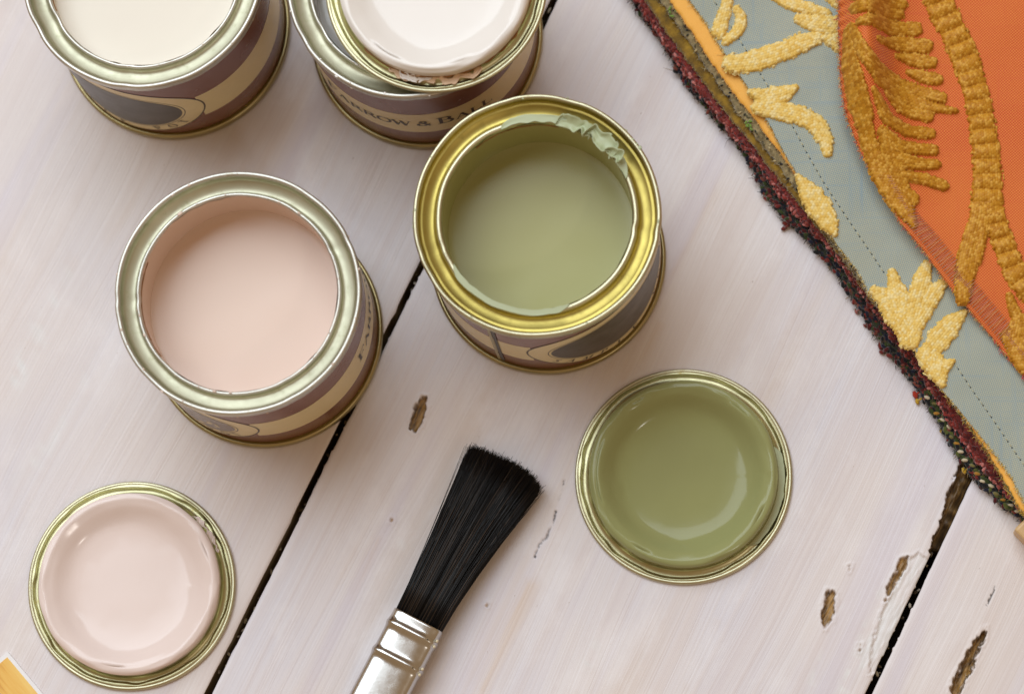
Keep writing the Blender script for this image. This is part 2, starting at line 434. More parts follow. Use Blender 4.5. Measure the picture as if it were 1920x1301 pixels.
    for k in range(n): F.append((ring[k], ring[(k + 1) % n], base + (k + 1) % n, base + k))
    F.append(tuple(base + k for k in range(n))[::-1])
    wear = np.concatenate([wear, np.zeros((n, 4))])
    V = [(x, -y, zz) for x, y, zz in V]                                         # VD points to the right of UD
    F = [f[::-1] for f in F]
    o = mesh_obj('plank', V, F, M_WOOD, table, True, {'wear': wear})
    o.location = (E0[0] * S, E0[1] * S, 0); o.rotation_euler = (0, 0, math.atan2(UD[1], UD[0]))
    return o
plank(-175, -0.95, DAM_LEFT, 21)
plank(0.75, V2 - 1.45, DAM_MID, 22)
plank(V2 + 0.2, V2 + 175, DAM_RIGHT, 23)
M_UNDER = printed('dark_gap_backing', lin(52, 42, 32), 0.8)
uo = []
for uu, vv in ((U0 + 5, -170), (U1 - 5, -170), (U1 - 5, V2 + 170), (U0 + 5, V2 + 170)):
    uo.append(E0 + uu * UD + vv * VD)
mesh_obj('gap_backing', [(*q, -TH - 0.3) for q in uo] + [(*q, -TH - 20) for q in uo], [(0, 1, 2, 3), (4, 7, 6, 5), (0, 4, 5, 1), (1, 5, 6, 2), (2, 6, 7, 3), (3, 7, 4, 0)], M_UNDER, table, False)  # unseen dark board added beneath so the gaps between planks stay black

bag = Bag(); _r = np.random.default_rng(77)
for vv, w, k in ((-0.1, 0.8, 110), (V2 - 0.65, 0.75, 50)):
    for _ in range(k):
        u_, v_ = _r.uniform(-60, 270), vv + _r.uniform(-w, w); q = E0 + u_ * UD + v_ * VD; sz = _r.uniform(.12, .42)
        bag.blob((*q, _r.uniform(-5.0, -1.4)), (sz * _r.uniform(1, 2.6), sz, sz * .6), [lin(150, 134, 104)[:3], lin(112, 94, 66)[:3], lin(80, 66, 46)[:3], lin(176, 164, 146)[:3]][_r.integers(4)], math.atan2(UD[1], UD[0]) + _r.normal() * .6)
bag.build('joint_dust', M_YARN, table, 'stuff')

# ------------------------------------------------------------------ lettering strokes (unit em, thick and thin serif capitals)
def glyph(ch):
    Q = []
    def st(x0, y0, x1, y1, w):
        dx, dy = x1 - x0, y1 - y0; L = math.hypot(dx, dy); nx, ny = -dy / L * w / 2, dx / L * w / 2
        Q.append([(x0 + nx, y0 + ny), (x0 - nx, y0 - ny), (x1 - nx, y1 - ny), (x1 + nx, y1 + ny)])
    def ar(cx, cy, rx, ry, a0, a1, w0, w1, n=14):
        pr = None
        for i in range(n + 1):
            a = math.radians(a0 + (a1 - a0) * i / n); k = abs(math.cos(a)); w = w0 + (w1 - w0) * k
            o, q = (cx + (rx + w / 2) * math.cos(a), cy + (ry + w / 2) * math.sin(a)), (cx + (rx - w / 2) * math.cos(a), cy + (ry - w / 2) * math.sin(a))
            if pr: Q.append([pr[0], pr[1], q, o])
            pr = (o, q)
    T, t = 0.17, 0.065
    def stem(x): st(x, 0, x, 1, T); st(x - .17, .02, x + .17, .02, .05); st(x - .17, .98, x + .17, .98, .05)
    if ch == 'F': stem(.2); st(.2, .97, .72, .97, t); st(.72, 1, .72, .76, .05); st(.2, .52, .55, .52, t); st(.55, .62, .55, .42, .05); return Q, .8
    if ch == 'E': stem(.2); st(.2, .97, .7, .97, t); st(.7, 1, .7, .78, .05); st(.2, .52, .55, .52, t); st(.2, .03, .74, .03, t); st(.74, 0, .74, .24, .05); return Q, .84
    if ch == 'L': stem(.2); st(.2, .03, .74, .03, t); st(.74, 0, .74, .28, .05); return Q, .82
    if ch == 'A': st(.1, 0, .44, 1, t); st(.44, 1, .8, 0, T); st(.22, .33, .66, .33, t); st(0, .02, .24, .02, .05); st(.62, .02, .98, .02, .05); return Q, .98
    if ch == 'P': stem(.2); st(.2, .97, .45, .97, t); st(.2, .47, .45, .47, t); ar(.45, .72, .24, .25, -90, 90, t, T); return Q, .84
    if ch == 'R': stem(.2); st(.2, .97, .45, .97, t); st(.2, .5, .45, .5, t); ar(.45, .735, .24, .235, -90, 90, t, T); st(.44, .5, .86, .02, T); return Q, .96
    if ch == 'B': stem(.2); st(.2, .97, .45, .97, t); st(.2, .53, .48, .53, t); st(.2, .03, .48, .03, t); ar(.44, .75, .2, .22, -90, 90, t, T); ar(.48, .28, .26, .25, -90, 90, t, T); return Q, .9
    if ch == 'O': ar(.48, .5, .4, .47, 0, 360, t, T, 28); return Q, 1.0
    if ch == 'W': st(.1, 1, .36, 0, T); st(.36, 0, .62, 1, t); st(.56, 1, .84, 0, T); st(.84, 0, 1.1, 1, t); st(0, .98, .24, .98, .05); st(.98, .98, 1.2, .98, .05); return Q, 1.22
    if ch == 'M': st(.12, 0, .16, 1, t); st(.16, 1, .5, 0, T); st(.5, 0, .84, 1, t); st(.88, 0, .84, 1, T); st(0, .02, .26, .02, .05); st(.74, .02, 1.02, .02, .05); return Q, 1.06
    if ch == 'S': ar(.36, .735, .24, .235, 40, 270, t, T); ar(.36, .27, .26, .24, 90, -140, t, T); return Q, .72
    if ch == 'T': st(.44, 0, .44, 1, T); st(.27, .02, .61, .02, .05); st(.06, .97, .82, .97, t); st(.06, 1, .06, .76, .05); st(.82, 1, .82, .76, .05); return Q, .88
    if ch == '&': ar(.42, .78, .17, .19, -60, 250, t, T); st(.3, .68, .82, .02, T); ar(.36, .27, .27, .25, 120, 330, t, T); st(.6, .16, .86, .5, t); return Q, .95
    return Q, .4

class Wrap:
    """thin print laid on a tin wall: (arc length, height) -> cylinder"""
    def __init__(self, phi): self.phi = math.radians(phi); self.V, self.F, self.k = [], [], 0
    def pt(self, a, z, r): 
        t = self.phi + a / 27.8
        self.V.append((r * math.cos(t), r * math.sin(t), z)); return len(self.V) - 1
    def ellipse(self, ca, cz, ra, rz, r, n=72, rings=7):
        c = [[self.pt(ca + ra * q * math.cos(2 * math.pi * i / n), cz + rz * q * math.sin(2 * math.pi * i / n), r) for i in range(n)] for q in np.linspace(0.03, 1, rings)]
        for A, B in zip(c[:-1], c[1:]):
            for i in range(n): self.F.append((A[i], B[i], B[(i + 1) % n], A[(i + 1) % n]))
        self.F.append(tuple(c[0]))
    def ring(self, ca, cz, ra, rz, w, r, n=96):
        A = [self.pt(ca + ra * math.cos(2 * math.pi * i / n), cz + rz * math.sin(2 * math.pi * i / n), r) for i in range(n)]
        B = [self.pt(ca + (ra + w) * math.cos(2 * math.pi * i / n), cz + (rz + w) * math.sin(2 * math.pi * i / n), r) for i in range(n)]
        for i in range(n): self.F.append((A[i], B[i], B[(i + 1) % n], A[(i + 1) % n]))
    def rect(self, a0, a1, z0, z1, r, n=40):
        A = [self.pt(a0 + (a1 - a0) * i / n, z0, r) for i in range(n + 1)]; B = [self.pt(a0 + (a1 - a0) * i / n, z1, r) for i in range(n + 1)]
        for i in range(n): self.F.append((A[i], A[i + 1], B[i + 1], B[i]))
    def poly(self, pts, r):
        self.F.append(tuple(self.pt(a, z, r) for a, z in pts))
    def glyph(self, ch, a, z, h, rot=0.0, r=28.0):
        Q, w = glyph(ch); c, s = math.cos(rot), math.sin(rot)
        for q in Q:
            self.k += 1
            self.F.append(tuple(self.pt(a + h * (x * c - y * s), z + h * (x * s + y * c), r + 0.002 * (self.k % 12)) for x, y in q))
        return w * h

# ------------------------------------------------------------------ paint tins
TH_T = 49.36
RES = []
def tin(loc, label, hole, m_ring, m_bead, m_lip, m_paint, depth, oval, text, seam, style):
    H = TH_T; R = 29.0
    t = thing('paint_tin', label, 'paint tin', (*loc, 0), 'open sample tins of paint')
    h = hole
    # wall
    mesh_obj('wall', *lathe([(27.7, 2.2), (27.75, 3.4), (27.8, 4.2), (27.8, H - 4.4), (27.75, H - 3.2)]), M_BASEGOLD, t)
    # base seam
    mesh_obj('base_seam', *lathe([(26.6, 0.9), (27.6, 0.15)] + arc(28.4, 0.7, 0.6, -90, 0, 4) + arc(28.35, 2.1, 0.65, 0, 110, 5) + [(27.72, 2.45)]), M_BASEGOLD, t)
    mesh_obj('bottom', *lathe([(26.7, 0.9), (0.01, 0.9)], 96), M_BASEGOLD, t)
    # label wrapped round the wall
    lb = mesh_obj('label', *lathe([(27.84, 3.3), (27.87, 3.6), (27.87, H - 4.6), (27.84, H - 4.2)]), M_MAUVE, t)
    bz0, bz1 = 13.5, 30.0
    w = Wrap(oval); half = 25.6
    w.rect(half - 1.0, 2 * math.pi * 27.8 - half + 1.0, bz0, bz1, 27.90, 150)
    mesh_obj('band', w.V, w.F, M_BAND, lb)
    w = Wrap(oval); w.ellipse(0, 22.4, half, 18.6, 27.93, 96, 14); mesh_obj('oval_border', w.V, w.F, M_BAND, lb)
    w = Wrap(oval); w.ring(0, 22.4, half - 0.1, 18.5, 0.42, 27.96); mesh_obj('oval_outline', w.V, w.F, M_INK, lb)
    w = Wrap(oval); w.ellipse(0, 22.4, 20.0, 14.2, 27.97, 80, 12); mesh_obj('cameo', w.V, w.F, M_CAMEO2 if style == 'figure' else M_CAMEO, lb)
    w = Wrap(oval); w.ring(0, 22.4, 20.6, 14.8, 0.22, 27.955); mesh_obj('cameo_line', w.V, w.F, M_INK, lb)
    if style == 'figure':
        w = Wrap(oval)
        w.poly([(-12, 22), (-4, 29), (2, 25.5), (5.5, 29.0), (10, 28), (14.4, 24.6), (15.6, 21.4), (11.0, 24.2), (7, 24.0), (9.6, 21.2), (6.2, 22.2), (3.6, 19.4), (0.5, 22.4), (-4, 19.2)], 28.0)
        w.poly([(15.4, 21.6), (15.9, 19.0), (14.2, 15.4), (10.0, 12.6), (4.4, 12.0), (9.0, 14.2), (11.6, 16.4), (12.8, 19.4), (12.6, 21.8)], 28.002)
        mesh_obj('cameo_figure', w.V, w.F, M_BAND, lb)
    # the words set along the foot of the oval
    w = Wrap(oval); word = 'SAMPLE POT'
    for i, ch in enumerate(word):
        an = math.radians(-90 + (i - 4.5) * 12.4)
        a, z = 22.9 * math.cos(an), 22.4 + 16.6 * math.sin(an)
        rt = math.atan2(16.6 * math.cos(an), -22.9 * math.sin(an))
        if ch != ' ': w.glyph(ch, a - 1.1 * math.cos(rt) + 1.2 * math.sin(rt), z - 1.1 * math.sin(rt) - 1.2 * math.cos(rt), 2.5, rt)
    mesh_obj('sample_lettering', w.V, w.F, M_INK, lb)
    if text is not None:
        w = Wrap(text); word = 'FARROW & BALL'; adv = []; hgt = 4.0
        big = {0, 9}
        for i, ch in enumerate(word): adv.append((glyph(ch)[1] if ch != ' ' else .34) * (hgt * (1.3 if i in big else 1.0)) - 0.1)
        a = -sum(adv) / 2
        for i, ch in enumerate(word):
            if ch != ' ': w.glyph(ch, a, 19.8, hgt * (1.3 if i in big else 1.0))
            a += adv[i]
        mesh_obj('maker_lettering', w.V, w.F, M_INK, lb)
    if seam is not None:
        w = Wrap(seam); w.rect(-0.45, 0.45, 3.4, H - 4.4, 28.03, 3); mesh_obj('side_seam', w.V, w.F, M_SEAM, lb)
        w = Wrap(seam); w.rect(-1.5, -0.6, 3.4, H - 4.4, 28.03, 3); mesh_obj('seam_highlight', w.V, w.F, M_BASEGOLD, lb)
    # top seam, lid channel and inner lip
    ph = random.random() * 6
    dents = [(random.uniform(0, 2 * math.pi), random.uniform(0.04, 0.12), random.uniform(0.15, 0.42)) for _ in range(6)]
    def wob(j, a):
        d = sum(k * math.exp(-(((a - c + math.pi) % (2 * math.pi) - math.pi) / w) ** 2) for c, w, k in dents)
        return (0.07 * math.sin(3 * a + ph) + 0.03 * math.sin(11 * a + ph) - 0.6 * d, 0.08 * math.sin(2 * a + ph) - 0.5 * d)
    mesh_obj('rim_seam', *lathe([(27.78, H - 3.6), (28.1, H - 3.5), (28.75, H - 3.1)] + [(28.98, H - 2.5), (29.0, H - 0.9)] + arc(28.4, H - 0.6, 0.6, 0, 180, 8) + [(27.75, H - 1.3)], 200, wob=wob), m_bead, t)
    ch = [(27.8, H - 1.1), (27.62, H - 1.6), (27.5, H - 2.1)]
    if style == 'gold':
        ch += [(27.2, H - 2.2), (26.85, H - 2.15), (26.65, H - 2.3), (26.2, H - 2.55), (25.6, H - 2.78), (25.0, H - 2.9), (24.5, H - 2.88), (h + 1.85, H - 2.7), (h + 1.5, H - 2.1)]
    else:
        ch += [(27.2, H - 2.4), (26.8, H - 2.6), (26.2, H - 2.85), (25.6, H - 3.05), (25.0, H - 3.15), (24.6, H - 3.1), (h + 1.05, H - 2.85), (h + 0.85, H - 2.0)]
    mesh_obj('lid_channel', *lathe(ch, 200, wob=wob), m_ring, t)
    lw = 0.75 if style == 'gold' else 0.45
    mesh_obj('inner_lip', *lathe([(h + 2 * lw + 0.02, H - 2.4)] + arc(h + lw, H - 1.7, lw, 0, 180, 8) + [(h, H - 2.6)], 200, wob=wob), m_lip, t)
    # paint film on the neck, then the paint itself
    pz = H - depth
    def wob2(j, a):
        n = float(vnoise(np.array(a * 9.0), np.array(0.0), 31 + int(depth)))
        return (0.0, 0.8 * n + 0.2 if j == 0 else 0.0)
    film = mesh_obj('paint_film', *lathe([(h - 0.04, H - 1.9), (h - 0.07, H - 3.0), (h - 0.05, H - 8), (h - 0.05, pz - 3)], 200, wob=wob2), m_paint, t)
    V, F = [], []
    nr, na = 30, 128
    for i in range(nr + 1):
        r = (h + 0.1) * (1 - (1 - i / nr) ** 1.0); r = max(r, 0.02)
        for k in range(na):
            a = 2 * math.pi * k / na; x, y = r * math.cos(a), r * math.sin(a)
            z = pz + 0.4 * math.exp(-(h - r) / 0.9) + 0.05 * float(vnoise(np.array(x / 7), np.array(y / 7), 5))
            V.append((x, y, z))
    for i in range(nr):
        for k in range(na): F.append((i * na + k, (i + 1) * na + k, (i + 1) * na + (k + 1) % na, i * na + (k + 1) % na))
    mesh_obj('paint', V, F, m_paint, t)
    bag = Bag(); r = np.random.default_rng(int(depth * 10) + int(abs(oval)))
    for _ in range(46):
        a = r.uniform(0, 2 * math.pi); q = r.random()
        rr, zz = (28.4 + r.uniform(-.4, .5), H + 0.02) if q < .45 else ((h + lw + r.uniform(-.3, .3), H - .98) if q < .75 else (29.0, H - r.uniform(.6, 2.6)))
        sz = r.uniform(.06, .26) * (1.8 if r.random() < .12 else 1)
        bag.blob((rr * math.cos(a), rr * math.sin(a), zz), (sz * r.uniform(1, 2.2), sz, .07), (0, 0, 0), a + math.pi / 2)
    mesh_obj('paint_flecks', bag.V, bag.F, m_paint if style != 'gold' else M_GREENDRY, t, True, None, 'stuff')
    for _ in range(2):
        a0 = math.degrees(r.uniform(1.2, 3.6)); RES.append((t, a0, a0 + r.uniform(20, 60), h - .12, H - 2.6 - r.random()))
    return t

TIN_PINK, TIN_GREEN, TIN_CREAM, TIN_WHITE = (-60.74, 4.39), (9.08, 21.80), (-84.67, 82.76), (-21.16, 79.17)
tin_pink = tin(TIN_PINK, 'open tin of pale pink paint, mauve label with swirled grey oval', 23.25, M_PALEGOLD, M_TINPLATE, M_TINPLATE, M_PINK, 16.5, -140, 22, None, 'figure')
tin_green = tin(TIN_GREEN, 'gold-rimmed open tin of olive green paint with peeling dried skin on its lip', 22.25, M_GOLD, M_GOLDBEAD, M_GOLDBEAD, M_GREEN, 19.5, -45, None, -113, 'gold')
tin_cream = tin(TIN_CREAM, 'open tin of cream paint cut off by the top left corner', 22.9, M_PALEGOLD, M_TINPLATE, M_TINPLATE, M_CREAM, 8.0, -120, None, None, 'plain')
tin_white = tin(TIN_WHITE, 'sample tin carrying a white paint-covered lid, its cream band lettered in front', 23.0, M_PALEGOLD, M_TINPLATE, M_TINPLATE, M_WHITE, 12.0, 103, -97, None, 'plain')

def crust(name, parent, mat, a0, a1, r0, r1, z0, curl, seed, thick=0.22, jag=0.9, na=90, nr=14, jf=2.0):
    """a ragged skin of dried paint following a rim"""
    V, F = [], []
    keep = []
    for i in range(na + 1):
        a = math.radians(a0 + (a1 - a0) * i / na); e = min(1, i / 8, (na - i) / 8)
        j0 = float(vnoise(np.array(i / 2.3 / jf), np.array(0.0), seed)) * jag; j1 = float(vnoise(np.array(i / 3.1 / jf), np.array(9.0), seed)) * jag + 0.3 * float(vnoise(np.array(i / 1.4 / jf), np.array(5.0), seed)) * jag
        ra, rb = r0 + j0, r0 + (r1 - r0) * e ** 0.6 + j1
        for k in range(nr + 1):
            q = k / nr; r = ra + (rb - ra) * q
            z = z0 + curl * (abs(2 * q - 1) ** 2.2) * (0.5 + 0.6 * float(vnoise(np.array(i / 5.0 / jf), np.array(q * 2), seed + 1))) + 0.22 * curl * float(vnoise(np.array(i / 3.0 / jf), np.array(q * 2.5), seed + 2))
            V.append((r * math.cos(a), r * math.sin(a), z))
    hole = lambda i, k: vnoise(np.array(i / 4.0 / jf), np.array(k / 4.5), seed + 7) > 0.68
    for i in range(na):
        for k in range(nr):
            if jag > 0.5 and hole(i, k): continue
            b = i * (nr + 1) + k
            F.append((b, b + 1, b + nr + 2, b + nr + 1))
    o = mesh_obj(name, V, F, mat, parent)
    md = o.modifiers.new('thickness', 'SOLIDIFY'); md.thickness = thick * S; md.offset = 0
    return o
for (tn, a0, a1, rr, zz) in RES:                                    # brown tide lines of old residue on the necks
    crust('residue_line', tn, M_RUST, a0, a1, rr - .02, rr + .1, zz, 0.1, int(a0), 0.35, 0.05, 60, 2)
# skin over the green tin's lip: a smooth smear, then torn flakes
Hh = TH_T
crust('dried_smear', tin_green, M_GREENDRY, 22, 112, 22.35, 24.3, Hh - 0.85, 0.12, 41, 0.25, 0.22)
crust('dried_smear', tin_green, M_GREENDRY, -150, -70, 22.3, 23.7, Hh - 0.85, 0.05, 47, 0.2, 0.12)
crust('dried_flake', tin_green, M_GREENDRY, 56, 78, 22.0, 25.6, Hh - 0.3, 1.3, 44, 0.22, 0.9, 60, 14, 4.0)
crust('dried_flake', tin_green, M_GREENDRY, 37, 60, 21.9, 25.4, Hh - 0.2, 1.5, 45, 0.22, 0.9, 60, 14, 4.0)
crust('dried_flake', tin_green, M_GREENDRY, 32, 43, 21.8, 24.6, Hh + 0.5, 1.4, 46, 0.22, 0.8, 34, 12, 4.0)

# ------------------------------------------------------------------ lids lying upside down
def lid(loc, z, label, R, plug, m_metal, m_bead, m_paint, seed, puddle, cover=1.0, tilt=0.0):
    t = thing('tin_lid', label, 'tin lid', (*loc, z), 'upturned tin lids')
    if tilt: t.rotation_euler = (0, tilt, 0)
    ph = seed * 1.7
    mesh_obj('curled_edge', *lathe([(R - 1.5, 0.45), (R - 0.9, 0.02)] + arc(R - 0.55, 0.57, 0.55, -90, 120, 8) + [(R - 1.05, 0.95)], 200), m_bead, t)
    def scal(j, a):
        w = 0.30 * float(vnoise(np.array((a % (2 * math.pi)) * 7.3), np.array(float(seed)), 3)) * (1 if 1 <= j <= 3 else 0)
        return (w, 0)
    ch = [(R - 0.85, 1.05), (R - 1.2, 1.25), (R - 1.6, 1.1), (R - 1.75, 0.55), (R - 2.0, 0.42), (R - 2.5, 0.5), (plug + 0.9, 0.75), (plug + 0.55, 1.3), (plug + 0.30, 3.4)]
    ch += arc(plug - 0.75, 4.4, 1.0, 5, 160, 8)
    ch += [(plug - 2.6, 3.6), (plug - 4.4, 2.1), (plug - 6.0, 0.9), (plug - 7.5, 0.7), (0.01, 0.7)]
    mesh_obj('disc', *lathe(ch, 220, wob=scal), m_metal, t)
    # paint clinging to the plug and pooled in the dish
    prof = [(plug + 0.40, 2.0), (plug + 0.44, 3.4)] + arc(plug - 0.95, 4.55, 1.42, 0, 120, 10) + [(plug - d_, puddle + (5.4 - puddle) * k_) for d_, k_ in ((2.5, 1.0), (3.3, .84), (4.2, .62), (5.2, .38), (6.2, .19), (7.2, .075), (8.4, .02))] + [(plug - 10, puddle - 0.04), (plug - 13, puddle - .06), (0.01, puddle - .06)]
    def wp(j, a):
        n = float(vnoise(np.array(a * 4.5), np.array(j * 0.35), 60 + seed)); n2 = float(vnoise(np.array((a % (2 * math.pi)) * 14), np.array(0.3), 61 + seed))
        if j == 0: return (0.05 * n, 0.8 * n2)
        if j > len(prof) - 4: return (0, 0)
        n3 = float(vnoise(np.array((a % (2 * math.pi)) * 2.4), np.array(j * 0.6), 62 + seed))
        if j > 16: return (0.4 * n + 0.4 * n3, 0.08 * n)
        if j > 11: return (0.35 * n3, 0.30 * n3 + 0.1 * n)
        return (0.10 * n, 0.16 * n)
    mesh_obj('wet_paint', *lathe(prof, 220, wob=wp), m_paint, t)
    return t
LID_PINK, LID_GREEN = (-93.06, -58.15), (41.82, -32.61)
lid_pink = lid(LID_PINK, 0.05, 'upturned gold lid coated in pale pink paint, lying on the left plank', 25.64, 21.75, M_LIDGOLD, M_GOLDBEAD, M_PINKLID, 1, 2.5)
lid_green = lid(LID_GREEN, 0.05, 'upturned gold lid coated in wet olive green paint beside the brush', 26.45, 22.35, M_LIDGOLD, M_GOLDBEAD, M_GREENLID, 2, 1.5)
lc = P(818, -27, TH_T + 0.5)
lid_white = lid(lc, TH_T + 0.12, 'upturned lid coated in white paint resting off-centre on a tin', 26.3, 22.3, M_LIDGOLD, M_GOLDBEAD, M_WHITE, 3, 2.9)
crust('dried_smear', lid_green, M_GREENDRY, -48, 18, 22.9, 24.6, 0.95, 0.05, 52, 0.2, 0.2)
crust('dried_crust', lid_white, M_CRUST, -118, -62, 22.6, 24.3, 1.6, 0.8, 53, 0.25, 0.75, 90, 8)
crust('dried_crust', lid_white, M_WHITE, -112, -92, 22.8, 24.0, 1.9, 0.5, 54, 0.25, 0.7, 40, 8)
crust('rust_line', lid_white, M_RUST, -140, -5, 22.62, 23.05, 2.2, 0.15, 55, 0.1, 0.30, 160, 3)
crust('dried_crust', lid_pink, M_PINKLID, 20, 50, 22.3, 23.3, 1.3, 0.5, 56, 0.25, 0.6, 60, 6)

# ------------------------------------------------------------------ paint brush
def brush():
    zc = 4.76
    a = P(784, 1161, zc + 2); b = P(707, 1308, zc + 2); d = (a - b) / np.linalg.norm(a - b); nrm = np.array([d[1], -d[0]])
    t = thing('paint_brush', 'flat black-bristled paint brush with shiny nickel ferrule lying on the middle plank', 'paint brush', (*a, 0))
    t.rotation_euler = (0, 0, math.atan2(d[1], d[0]))               # local x: towards the bristle tips, local y: to the left
    W2, T2 = 6.55, 3.9
    def section(sx, sy, n=48, p=5.0):
        out = []
        for i in range(n):
            q = 2 * math.pi * i / n; c, s = math.cos(q), math.sin(q)
            out.append((sx * math.copysign(abs(c) ** (2 / p), c), sy * math.copysign(abs(s) ** (2 / p), s)))
        return out
    # ferrule with two raised beads
    xs = np.unique(np.concatenate([np.linspace(-34, 0, 60), np.linspace(-13.2, -8.6, 30), np.linspace(-5.4, -1.4, 30)]))
    V, F = [], []; n = 48
    for x in xs:
        g = max(math.exp(-((x + 3.5) / 0.95) ** 2), math.exp(-((x + 10.9) / 0.95) ** 2))
        for (y, z) in section(W2 + 0.30 * g, T2 + 0.75 * g, n, 3.6):
            V.append((x, y, zc + z))
    for i in range(len(xs) - 1):
        for k in range(n): F.append((i * n + k, i * n + (k + 1) % n, (i + 1) * n + (k + 1) % n, (i + 1) * n + k))
    o = mesh_obj('ferrule', V, F, M_NICKEL, t)
    md = o.modifiers.new('thickness', 'SOLIDIFY'); md.thickness = 0.35 * S; md.offset = -1
    bag = Bag()
    for x in (-3.35, -10.9):
        bag.blob((x, -4.55, zc + T2 + 0.30), (0.22, 0.22, 0.2), (0.05, 0.04, 0.03))
        for dx in (-0.7, 0.8): bag.blob((x + dx, -W2 - 0.05, zc + 2.9), (0.45, 0.4, 0.5), (0.8, 0.7, 0.5))  # gold blobs put in as warm room reflections on the ferrule side
    bag.build('pin_and_glint_marks', M_SILK, t)
    # wooden handle beyond the ferrule
    V, F = [], []; hx = np.linspace(-140, -30, 40)
    for x in hx:
        q = (x + 140) / 110; k = 0.62 + 0.36 * (0.5 + 0.5 * math.cos((q - 1) * math.pi * 1.6)) if q > .02 else .3
        for (y, z) in section(W2 * k * .96, T2 * min(1, k * 1.05) * .94, n, 3.0): V.append((x, y, zc + z))
    for i in range(len(hx) - 1):
        for k in range(n): F.append((i * n + k, i * n + (k + 1) % n, (i + 1) * n + (k + 1) % n, (i + 1) * n + k))
    F.append(tuple(range(n))[::-1])
    mesh_obj('handle', V, F, M_STICK, t)
    # bristles
    bag = Bag(); L = 44.0
    r = np.random.default_rng(3)
    N = 5200
    for i in range(N):
        y0 = r.uniform(-1, 1); z0 = r.uniform(-1, 1)
        edge = abs(y0) ** 2
        fl = 1.58 + 0.10 * r.normal()
        yc = lambda q: -1.3 * q ** 1.6
        Li = (L - 1.0 * y0 ** 2) * (1 + 0.012 * r.normal() - 0.10 * (r.random() ** 4)) + 1.0 * max(0, y0 - 0.8) * 5 * r.random() - 1.2 * max(0, -y0 - .7) * 3 + 0.22 * math.sin(y0 * 31) + .15 * math.sin(y0 * 53)
        cl = 0.10 * math.sin(y0 * 37 + 1.0) + 0.08 * math.sin(y0 * 71 + z0 * 3)
        wob = 0.25 * r.normal(); pts = []
        stray = r.random() < 0.08
        for q in (0, 0.18, 0.4, 0.62, 0.82, 1.0):
            wid = 5.9 * (1 + (fl - 1) * (q ** 1.45))
            y = y0 * wid + yc(q) + (wob + cl) * q ** 1.5 + (r.normal() * 1.5 * q * q if stray else 0) * 0.6
            z = zc + z0 * (3.3 - 0.3 * q + 0.9 * math.sin(q * 3.0)) * math.sqrt(max(0.05, 1 - 0.55 * y0 ** 2)) - 0.9 * q * q + (0.5 * r.normal() * q if stray else 0)
            pts.append((-1.2 + (Li + 1.2) * q, y, max(0.25, z)))
        sh = r.random()
        col = (0.004 + 0.008 * sh, 0.0035 + 0.006 * sh, 0.0035 + 0.005 * sh) if r.random() < 0.86 else (0.055, 0.036, 0.024)
        rr = r.uniform(0.085, 0.13)
        bag.tube(pts, [rr, rr, rr, rr * .95, rr * .8, rr * .35], col, 3)
    bag.build('bristles', M_HAIR, t, 'stuff')
    return t
def hair_mat():
    t = NT('black_hog_bristle'); a = t.n('ShaderNodeAttribute', _attribute_name='tint')
    t.set(Base__Color=a.outputs['Color'], Roughness=0.42); t.b.inputs['Specular IOR Level'].default_value = 0.22
    return t.m
M_HAIR = hair_mat()
def stick_mat():
    t = NT('pale_varnished_wood'); v = t.coords((30, 260, 260))
    n = t.noise(v, 1.0, 4); t.set(Base__Color=t.mix(n, lin(190, 150, 100), lin(222, 190, 140)), Roughness=0.45)
    return t.m
M_STICK = stick_mat()
brush()

# ------------------------------------------------------------------ fabrics
def weave(name, c1, c2, c3, pitch, rot, rough=0.75, sheen=0.4, bump=0.5, patch=40, speck=0.5):
    """plain weave: warp and weft threads in two colours, uneven dye"""
    t = NT(name)
    k = 2 * math.pi / (pitch * S)
    v = t.coords((1, 1, 1), (0, 0, math.radians(rot)))
    jn = t.n('ShaderNodeTexNoise', Scale=600, Detail=2); t.l(v, jn.inputs['Vector'])
    sub = t.n('ShaderNodeVectorMath', _operation='SUBTRACT'); t.l(jn.outputs['Color'], sub.inputs[0]); sub.inputs[1].default_value = (.5, .5, .5)
    scl = t.n('ShaderNodeVectorMath', _operation='SCALE'); t.l(sub.outputs[0], scl.inputs[0]); scl.inputs['Scale'].default_value = pitch * S * 0.5
    ad = t.n('ShaderNodeVectorMath', _operation='ADD'); t.l(v, ad.inputs[0]); t.l(scl.outputs[0], ad.inputs[1])
    sx = t.n('ShaderNodeSeparateXYZ'); t.l(ad.outputs[0], sx.inputs[0])
    a = t.math('SINE', t.math('MULTIPLY', sx.outputs[0], k)); b = t.math('SINE', t.math('MULTIPLY', sx.outputs[1], k))
    prod = t.math('MULTIPLY', a, b)
    fac = t.math('MULTIPLY_ADD', prod, 0.5, 0.5)
    # slub: colour of single threads varies along long thin streaks
    w1 = t.noise(t.coords((40, 900, 1), (0, 0, math.radians(rot))), 1.0, 2); w2 = t.noise(t.coords((900, 40, 1), (0, 0, math.radians(rot))), 1.0, 2)
    pn = t.noise(t.coords(), patch, 3)
    col = t.mix(t.ramp(fac, [(0.35, (0, 0, 0)), (0.75, (1, 1, 1))]), c1, c2)
    col = t.mix(t.math('MULTIPLY', t.ramp(t.math('MAXIMUM', w1, w2), [(0.55, (0, 0, 0)), (0.75, (1, 1, 1))]), speck), col, c3)
    col = t.mix(t.math('MULTIPLY', t.ramp(pn, [(0.4, (0, 0, 0)), (0.7, (1, 1, 1))]), 0.35), col, c2)
    t.set(Base__Color=col, Roughness=rough); t.b.inputs['Sheen Weight'].default_value = sheen; t.b.inputs['Sheen Roughness'].default_value = 0.4
    t.bump(fac, bump, pitch * S * 0.35)
    return t.m
